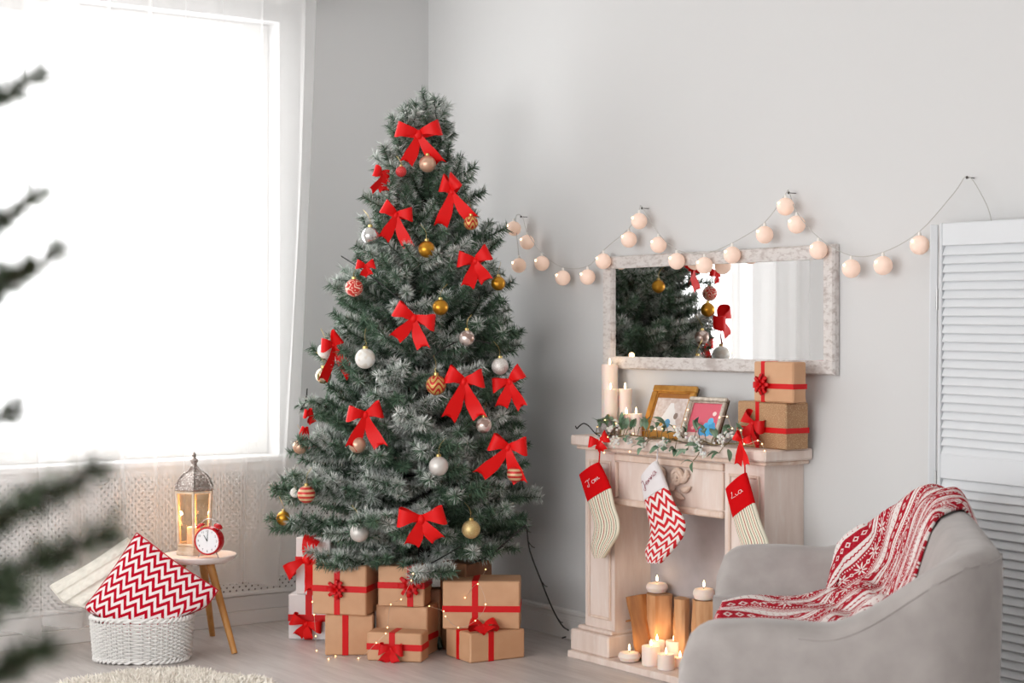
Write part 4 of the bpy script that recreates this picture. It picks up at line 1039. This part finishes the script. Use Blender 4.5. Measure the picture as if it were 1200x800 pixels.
def mistletoe():
    t = thing('mistletoe_garland', 'mistletoe garland with green leaves and white berries lying along the mantel edge', 'garland', (0, 0, 0))
    lm = Mat('mistletoe_leaf', '#5f7f5c', .5); oi = lm.new('ShaderNodeObjectInfo'); n = lm.noise(20, 2)
    lm.color(lm.mix(S(lm.nt, oi.outputs['Random']), '#4d6f50', '#8aa38a'))
    stm = simple('mistletoe_stem', '#7a6a48', .7); bm_ = simple('white_berry', '#ece5dd', .3, subsurface_weight=.2)
    r = random.Random(21)
    def leafmesh(L, w_):
        def fn(u, v):
            h = w_ * math.sin(PI * min(1, v * .94 + .04)) ** .8; c = (u - .5) * 2
            return (L * v, c * h, .25 * abs(c) * h + .18 * L * math.sin(v * PI) - .1 * L * v)
        return MB().grid(fn, 4, 7).mesh('leaf')
    lms = [leafmesh(.056, .0105), leafmesh(.048, .0095), leafmesh(.04, .0085)]
    x0, x1 = ony(698, 510, -.22).x, ony(866, 525, -.23).x
    main = [Vector((lerp(x0, x1, k / 12), -.222 + .012 * math.sin(k * 1.7), ZM + .012 + .006 * math.sin(k * 2.3))) for k in range(13)]
    part('stem', MB().tube(catmull(main, 4), .0028, 6), stm, t)
    twigs = []
    for k in range(42):
        f = (k + r.random()) / 42 * 12; i = min(int(f), 11); p = main[i].lerp(main[i + 1], f - i)
        over = r.random() < .42; d = Vector((r.uniform(-.6, 1), r.uniform(-1, -.5) if over else r.uniform(-.5, .3), r.uniform(-.15, .12) if over else r.uniform(.3, 1))).normalized()
        l = r.uniform(.03, .06); q = p + d * l
        if over: q.y = min(q.y, -.262); q.z = max(q.z, ZM - .03) - r.uniform(0, .03)
        elif q.y > -.2: q.y = -.2
        pts = [p, p.lerp(q, .5) + Vector((0, 0, .012)), q]; part('twig', MB().tube(catmull(pts, 3), .0016, 5), stm, t); twigs.append((q, d, over))
    # long sprig hanging in front of the frieze
    a = ony(822, 522, -.25); for_ = [a, ony(818, 533, -.272), ony(812, 540, -.272)]
    part('twig', MB().tube(catmull(for_, 4), .0017, 5), stm, t)
    twigs += [(ony(811, 541, -.275), Vector((-.7, -.3, -.1)), 2), (ony(812, 541, -.275), Vector((.2, -.3, -1)), 2), (ony(853, 526, -.268), Vector((.5, -.2, -1)), 2), (ony(798, 526, -.268), Vector((-.6, -.2, -.5)), 2)]
    for q, d, ov in twigs:
        for k in range(1 if ov == 2 else r.choice((2, 2, 3))):
            e = d if ov == 2 else (d + Vector((r.uniform(-.9, .9), r.uniform(-.5, .1), r.uniform(-.5, .6)))).normalized()
            o = link('leaf', r.choice(lms), lm.mat, t); o.location = q
            o.rotation_euler = (e.to_track_quat('X', 'Z') @ Matrix.Rotation(r.uniform(-.8, .8), 4, 'X').to_quaternion()).to_euler()
    for px, py, y in ((716, 502, -.235), (724, 496, -.22), (724, 517, -.268), (738, 515, -.266), (754, 518, -.262), (779, 518, -.266), (796, 507, -.24), (812, 514, -.25), (818, 523, -.27), (824, 530, -.272), (855, 508, -.235), (845, 515, -.26), (706, 516, -.262)):
        c = ony(px, py, y); m = MB()
        for k in range(17): m.sphere(c + Vector((r.gauss(0, .013), -.008 + r.gauss(0, .004), r.gauss(0, .009))), r.uniform(.0045, .0062), 7)
        o = part('berry_cluster', m, bm_, t); o['kind'] = 'stuff'
mistletoe()
fairy('warm micro light wire woven through the mistletoe on the mantel', [[ony(700, 500, -.22), ony(709, 492, -.25), ony(722, 496, -.26), ony(712, 512, -.262), ony(708, 530, -.27), ony(738, 529, -.27), ony(742, 508, -.25), ony(768, 503, -.25), ony(776, 502, -.25), ony(790, 500, -.24), ony(803, 491, -.24), ony(806, 480, -.23)], [ony(843, 489, -.25), ony(852, 488, -.24), ony(858, 502, -.25), ony(868, 504, -.262), ony(872, 520, -.29), ony(888, 516, -.262), ony(893, 520, -.265), ony(896, 528, -.255)]])

# ------------------------------------------------------------------ side table, lantern, clock
def side_table():
    c = at(233, HOR, 7.25); c.z = 0; t = thing('side_table', 'small round white side table with three wooden legs by the window', 'side table', c, TH)
    zt = EYE + (HOR - 649) / FOC * 7.25; r_ = .159
    part('top', MB().lathe([(r_ * .80, zt - .03), (r_ * .93, zt - .022), (r_ * .99, zt - .008), (r_, zt - .003), (r_ * .985, zt), (0, zt)], 48), simple('white_lacquer', '#f0e9e4', .35), t)
    wm = Mat('beech_wood', '#c9924f', .45); n = wm.noise(10, 4, (4, 4, .3)); wm.color(wm.mix(wm.ramp(n, .35, .7), '#cd9552', '#b67c3d'))
    inv = Matrix.Translation(c) @ Matrix.Rotation(TH, 4, 'Z'); inv = inv.inverted()
    f1, f2 = onz(275, 766, 0), onz(249, 745, 0); f3 = c * 3 - f1 - f2
    for f in (f1, f2, f3):
        q = inv @ f; d = Vector((q.x, q.y, 0)).normalized(); part('leg', MB().tube([(q.x, q.y, .002), tuple(d * .07 + Vector((0, 0, zt - .03)))], [.0125, .018], 12), wm.mat, t)
    return c, zt
TC, TZ = side_table()
def lantern():
    c = at(227.5, HOR, 7.27); c.z = TZ + .001
    t = thing('lantern', 'hexagonal white and silver lantern glowing with a candle on the side table', 'lantern', c, TH + rad(8)); s_ = 7.27 / FOC
    wood = simple('cream_metal', '#e6d8c6', .5, var='#d2bb9c', scale=30); sil = Mat('antique_silver', '#b5aaa3', .4, .6); v_ = sil.new('ShaderNodeTexVoronoi'); v_.inputs['Scale'].default_value = 110
    sil.nt.links.new(sil.coord(), v_.inputs[0]); d_ = S(sil.nt, v_.outputs[0]); sil.color(sil.mix(sil.ramp(d_, .15, .5), '#ddd6d0', '#a2958e')); sil.bump(d_, .8, .004)
    A = rad(30)
    part('base', MB().lathe([(.083, 0), (.083, .014), (.077, .018), (.077, .032), (.071, .036), (0, .036)], 6, a0=A), wood, t, smooth=False)
    zb, zt, rb, rt = .036, 74 * s_, .071, .083
    P = [(math.cos(A + k * PI / 3), math.sin(A + k * PI / 3)) for k in range(6)]
    for k in range(6): part('post', MB().tube([(P[k][0] * rb, P[k][1] * rb, zb), (P[k][0] * rt, P[k][1] * rt, zt)], .0065, 6), wood, t)
    gl = glass_mat('lantern_glass', '#fff6ea', .08)
    for k in range(6):
        a, b_ = P[k], P[(k + 1) % 6]; f = .96
        q = [(a[0] * rb * f, a[1] * rb * f, zb), (b_[0] * rb * f, b_[1] * rb * f, zb), (b_[0] * rt * f, b_[1] * rt * f, zt), (a[0] * rt * f, a[1] * rt * f, zt)]
        o = [(x * .97, y * .97, z) for x, y, z in q]
        part('pane', MB().add(q + o, [(0, 1, 2, 3), (7, 6, 5, 4), (0, 4, 5, 1), (1, 5, 6, 2), (2, 6, 7, 3), (3, 7, 4, 0)]), gl, t, smooth=False)
        m = MB()
        for z, rr in ((zb + .006, rb), (zt - .006, rt)): m.tube([(a[0] * rr, a[1] * rr, z), (b_[0] * rr, b_[1] * rr, z)], .0055, 6)
        part('crossbar', m, wood, t)
    z0 = zt
    roof = part('roof', MB().lathe([(.086, z0), (.091, z0 + .006), (.089, z0 + .014), (.083, z0 + .018), (.080, z0 + .03), (.068, z0 + .052), (.049, z0 + .070), (.026, z0 + .082), (.016, z0 + .096), (.014, z0 + .106), (0, z0 + .106)], 6, a0=A), sil.mat, t, smooth=False)
    for k in range(6): part('roof_rib', MB().tube([(P[k][0] * r_, P[k][1] * r_, z0 + z) for r_, z in ((.090, .010), (.081, .030), (.069, .052), (.050, .070), (.027, .082), (.015, .10))], .0035, 6), sil.mat, roof)
    part('finial', MB().lathe([(.014, z0 + .104), (.010, z0 + .112), (.016, z0 + .122), (.017, z0 + .128), (.010, z0 + .134), (.007, z0 + .142), (.010, z0 + .150), (.006, z0 + .158), (0, z0 + .163)], 14), sil.mat, t)
    candle('ivory pillar candle burning inside the lantern', Vector((c.x, c.y, c.z + .036)), .030, .075, 'candle in the lantern')
    l = bpy.data.lights.new('lantern_glow', 'POINT'); l.energy = 1.3; l.color = (1, .58, .24); l.shadow_soft_size = .01
    o = bpy.data.objects.new('lantern_glow', l); col.objects.link(o); o.location = (c.x, c.y, c.z + .165)
lantern()
def clock():
    c = at(245.5, HOR, 7.135); c.z = TZ + .001; s_ = 7.135 / FOC; r_ = 16.5 * s_
    t = thing('alarm_clock', 'red twin bell alarm clock with white dial on the side table', 'alarm clock', c, TH - rad(14)); zc = .012 + r_
    redm = simple('red_enamel', '#c5161f', .25); chr_ = simple('chrome', '#c9c9c9', .15, 1.0); mx = Matrix.Translation((0, 0, zc)) @ Matrix.Rotation(PI / 2, 4, 'X')
    part('case', MB().lathe([(0, -.024), (r_ * .9, -.024), (r_, -.018), (r_, .02), (r_ * .97, .026), (r_ * .9, .028), (r_ * .87, .022)], 40, mx=mx), redm, t)
    part('dial', MB().lathe([(0, .0215), (r_ * .89, .0215), (r_ * .89, .0225), (0, .0225)], 40, mx=mx), simple('dial_white', '#f1f3f5', .4), t)
    blk = simple('black_print', '#23272b', .5)
    for k in range(12):
        a = PI / 2 - (k + 1) * PI / 6; cu = bpy.data.curves.new('numeral', 'FONT'); cu.body = str(k + 1); cu.size = .0125; cu.align_x = 'CENTER'; cu.align_y = 'CENTER'
        tmp = bpy.data.objects.new('tmp', cu); col.objects.link(tmp); bpy.context.view_layer.update()
        me = bpy.data.meshes.new_from_object(tmp); bpy.data.objects.remove(tmp)
        o = link('numeral', me, blk, t); o.location = (r_ * .70 * math.cos(a), -.0229, zc + r_ * .70 * math.sin(a)); o.rotation_euler = (PI / 2, 0, 0)
    for nm, a, l, w_ in (('hour_hand', rad(122), .5, .0022), ('minute_hand', rad(87), .68, .0016)):
        part(nm, MB().tube([(0, -.0238, zc), (r_ * l * math.cos(a), -.0238, zc + r_ * l * math.sin(a))], [w_, w_ * .5], 5), blk, t)
    for sg in (-1, 1):
        m = Matrix.Translation((sg * r_ * .66, 0, zc + r_ * .98)) @ Matrix.Rotation(sg * rad(28), 4, 'Y')
        b_ = part('bell', MB().lathe([(.019, -.002), (.0195, .002), (.016, .008), (.009, .012), (0, .013)], 20, mx=m), redm, t)
        part('bell_post', MB().tube([(sg * r_ * .60, 0, zc + r_ * .78), (sg * r_ * .66, 0, zc + r_)], .0025, 6), chr_, b_)
        part('foot', MB().tube([(sg * r_ * .55, -.006, zc - r_ * .8), (sg * r_ * .78, -.012, .001)], [.003, .0025], 6), chr_, t)
    part('handle', MB().tube([(r_ * .62 * math.cos(a), 0, zc + r_ * 1.12 + r_ * .42 * math.sin(a)) for a in [k * PI / 12 for k in range(13)]], .0016, 6), chr_, t)
    part('hammer', MB().tube([(0, 0, zc + r_), (0, 0, zc + r_ * 1.22)], [.0015, .003], 6), chr_, t)
clock()

# ------------------------------------------------------------------ wicker basket, cushions, sheepskin
def basket():
    fr = onz(158, 780, 0); c = fr + F2 * .14; d = depth(c); t = thing('wicker_basket', 'white oval wicker basket holding two cushions on the floor', 'basket', c, TH)
    A, B = 58 / FOC * d, .135; H_ = .178; wm = simple('white_wicker', '#ebe9e6', .5)
    def rim(a, k, off=0): ex = .75; ca, sa = math.cos(a), math.sin(a); return (math.copysign(abs(ca) ** ex, ca) * (A * k + off), math.copysign(abs(sa) ** ex, sa) * (B * k + off))
    n = 200; rows = 19; ns = 50; m = MB()
    for j in range(rows):
        z = .024 + j * (H_ - .034) / rows; k = .93 + .07 * z / H_
        m.tube([(*rim(2 * PI * i / n, k, .0065 * math.cos(PI * (i * ns / n + j))), z) for i in range(n)], .0038, 5, closed=True)
    o = part('woven_wall', m, wm, t); o['kind'] = 'stuff'
    m = MB()
    for i in range(50): a = 2 * PI * i / 50; m.tube([(*rim(a, .93), .006), (*rim(a, .995), H_ - .006)], .0035, 5)
    o = part('stakes', m, wm, t); o['kind'] = 'stuff'
    for nm, z, k in (('rim', H_, 1.0), ('base_band', .012, .935)):
        m = MB()
        for ph in (0, PI): m.tube([(*rim(2 * PI * i / 160, k, .006 * math.cos(i * .9 + ph)), z + .006 * math.sin(i * .9 + ph)) for i in range(160)], .0058, 6, closed=True)
        part(nm, m, wm, t)
    part('bottom', MB().add([(*rim(2 * PI * i / 60, .92), .006) for i in range(60)] + [(*rim(2 * PI * i / 60, .92), .010) for i in range(60)], [tuple(range(60))[::-1], tuple(range(60, 120))] + [(i, (i + 1) % 60, 60 + (i + 1) % 60, 60 + i) for i in range(60)]), wm, t)
    return c
BC = basket()
def cushion(label, T, Rp, Lp, dpt, lean, thick, mat, knit=False, zmin=.03):
    nn = 72 if knit else 36
    # square cushion through three of its corners, drawn out at the corners and plump in the middle
    pT, pR, pL = at(*T, dpt[0]), at(*Rp, dpt[1]), at(*Lp, dpt[2])
    eu, ev = pR - pT, pL - pT; nrm = eu.cross(ev).normalized()
    if nrm.dot(F2) > 0: nrm = -nrm
    t = thing('cushion', label, 'cushion', (pT + eu * .5 + ev * .5).to_tuple()[:2] + (0,), 0, 'cushions in the wicker basket')
    org = Vector(t.location)
    def surf(sg):
        def fn(u, v):
            a, b_ = 2 * u - 1, 2 * v - 1; k = ((1 - a * a) * (1 - b_ * b_)); pinch = .06 * (1 - a * a) * abs(b_) ** 3; p2 = .06 * (1 - b_ * b_) * abs(a) ** 3
            uu = .5 + .5 * a * (1 - p2 * 0) * (1 - .10 * (1 - b_ * b_) * abs(a) ** 3 * 0 - p2); vv = .5 + .5 * b_ * (1 - pinch)
            rc = 1 - .03 * abs(a) ** 5 * abs(b_) ** 5; uu = .5 + (uu - .5) * rc; vv = .5 + (vv - .5) * rc
            p = pT + eu * uu + ev * vv + nrm * (sg * (thick * k ** .42 + (.012 * k ** .3 * abs(math.sin(u * PI * 8)) * (1 + .3 * math.sin(v * 60 + 6 * math.sin(u * PI * 8))) if knit else 0)))
            z = p.z
            if z < .2: z = zmin + (.2 - zmin) * math.exp((z - .2) / (.2 - zmin))
            q = Vector((p.x - BC.x, p.y - BC.y, 0)); lx, ly = q.dot(R2), q.dot(F2)
            if z < .22:
                w_ = sstep((.22 - z) / .06); mxx = .155; lx = lerp(lx, max(-mxx, min(mxx, lx)), w_); ly = lerp(ly, max(-.105, min(.105, ly)), w_)
            p = BC + R2 * lx + F2 * ly
            return Vector((p.x, p.y, z)) - org
        return fn
    f1, f2 = surf(1), surf(-1)
    part('front', MB().grid(f1, nn, nn, False, lambda u, v: (u, v, 0)), mat, t, ang=180)
    part('back', MB().grid(f2, 20, 20, False, lambda u, v: (u, v, 0)), mat, t, ang=180)
    ed = [f1(k / 24, 0) for k in range(24)] + [f1(1, k / 24) for k in range(24)] + [f1(1 - k / 24, 1) for k in range(24)] + [f1(0, 1 - k / 24) for k in range(24)]
    part('seam', MB().tube(ed, .003, 6, closed=True), mat if knit else simple('cushion_piping', '#b3142a', .8), t)
def chev():
    m = Mat('chevron_fabric', '#ffffff', .9, specular_ior_level=.1); u, v, _ = m.uv(); k = (v * 10 + (u * 8).tri(.5) * 1.8).fract() > .48
    m.color(m.mix(k, '#f0e6e6', '#b80a24')); n = m.noise(250, 2); m.bump(n, .25, .002); return m.mat
def cable():
    m = Mat('cream_cable_knit', '#efeade', .9, sheen_weight=.2); u, v, _ = m.uv(); k = ((u * 9).tri(.5) * 2).op('POWER', .7) + ((v * 40 + (u * 9).tri(.5) * 3).op('SINE')) * .22
    m.bump(k, .8, .012); return m.mat
cushion('cream cable knit cushion behind the red zigzag one in the basket', (150, 628), (226, 724), (56, 686), (7.16, 7.13, 7.10), 0, .06, cable(), True, .06)
cushion('red and white zigzag cushion tucked in the white wicker basket', (160, 622), (258, 691), (91, 720), (7.06, 7.0, 6.98), 0, .065, chev(), False, .06)
def sheepskin():
    c = onz(185, 819, 0); t = thing('sheepskin_rug', 'fluffy cream sheepskin rug on the floor in front of the basket', 'rug', (c.x, c.y, 0), TH)
    rm = simple('cream_fleece', '#f8f2e8', .95, specular_ior_level=.1); r = random.Random(4)
    def rad_(a): return 1 + .07 * math.sin(3 * a + 1) + .06 * math.sin(5 * a) + .03 * math.sin(9 * a + 2)
    A, B = .38, .43
    n = 64; part('hide', MB().add([(A * .96 * rad_(2 * PI * i / n) * math.cos(2 * PI * i / n), B * .96 * rad_(2 * PI * i / n) * math.sin(2 * PI * i / n), z) for z in (.001, .012) for i in range(n)], [tuple(range(n))[::-1], tuple(range(n, 2 * n))] + [(i, (i + 1) % n, n + (i + 1) % n, n + i) for i in range(n)]), rm, t)
    m = MB()
    for k in range(15000):
        a = r.uniform(0, 2 * PI); q = math.sqrt(r.random()); x, y = A * q * rad_(a) * math.cos(a), B * q * rad_(a) * math.sin(a)
        d = Vector((r.gauss(0, .45) + .6 * math.cos(a) * q, r.gauss(0, .45) + .6 * math.sin(a) * q, 1)).normalized(); l = r.uniform(.028, .042)
        w_ = d.cross(Vector((r.uniform(-1, 1), r.uniform(-1, 1), 0))).normalized() * .0045; p = Vector((x, y, .011))
        m.add([p - w_, p + w_, p + d * l * .6 + w_ * .6, p + d * l + Vector((0, 0, -.005)), p + d * l * .6 - w_ * .6], [(0, 1, 2, 4), (4, 2, 3)])
    o = part('fleece', m, rm, t, smooth=False); o['kind'] = 'stuff'
sheepskin()

# ------------------------------------------------------------------ young fir close to the camera, its tips reaching into view
def near_fir():
    base = at(-170, HOR, 1.28); base.z = 0; t = thing('potted_fir', 'dark green young fir tree standing in the foreground, out of focus', 'fir tree', base, 0)
    fm = needle_mat('fir_needles', '#25331f', '#46583a', '#6f8072', .35); bk = simple('fir_bark', '#4b3d2c', .9, var='#352a1f'); r = random.Random(31)
    part('trunk', MB().tube([(0, 0, .2), (.004, 0, .8), (0, .004, 1.4), (0, 0, 1.95)], [.022, .018, .012, .004], 10), bk, t)
    pot = part('pot', MB().lathe([(.09, 0), (.10, .01), (.125, .22), (.132, .225), (.132, .25), (.118, .25), (.112, .21), (0, .20)], 28), simple('white_pot', '#dcd8d2', .5), t)
    br = []
    for px, py, d in ((52, 84, 1.22), (50, 226, 1.20), (72, 290, 1.18), (26, 474, 1.22), (116, 548, 1.16), (132, 620, 1.20), (56, 760, 1.16), (6, 330, 1.24), (20, 690, 1.1), (-20, 180, 1.2), (-30, 400, 1.1)): br.append(at(px, py, d) - base)
    for k in range(22):   # the sides that the photograph does not show
        z = r.uniform(.5, 1.85); R_ = lerp(.42, .05, (z - .4) / 1.55); a = TH + PI * .5 + r.uniform(.35, 2.3 * PI / 2 + .4)
        br.append(Vector((R_ * math.cos(a), R_ * math.sin(a), z)))
    for tip in br:
        h = math.hypot(tip.x, tip.y); root = Vector((0, 0, max(.3, tip.z - .38 * h)))
        mid = root.lerp(tip, .5) + Vector((0, 0, -.03 * h)); main = catmull([root, mid, tip], 5)
        st = MB().tube(main, [.005 - .003 * i / (len(main) - 1) for i in range(len(main))], 5); nd = MB()
        needle_quills(nd, main[2:], r, 1700, .024, .0013, .1, (40, 78), .2)
        dirv = (tip - root).normalized(); sd = dirv.cross(UP).normalized()
        for k in range(4):
            f = .3 + .14 * k; i = min(int(f * (len(main) - 1)), len(main) - 2); p = main[i]
            for sg in (-1, 1):
                l = .22 * h * (1 - f) + .015; e = (dirv * .8 + sd * sg * .7 + UP * r.uniform(-.05, .2)).normalized(); q = [p, p + e * l * .5, p + e * l + UP * .006]
                st.tube(q, [.002, .0016, .001], 4); needle_quills(nd, q, r, 1500, .017, .0012, .1, (40, 75), .3)
        o = part('branch', st, bk, t); part('needles', nd, fm, o, smooth=False)
near_fir()
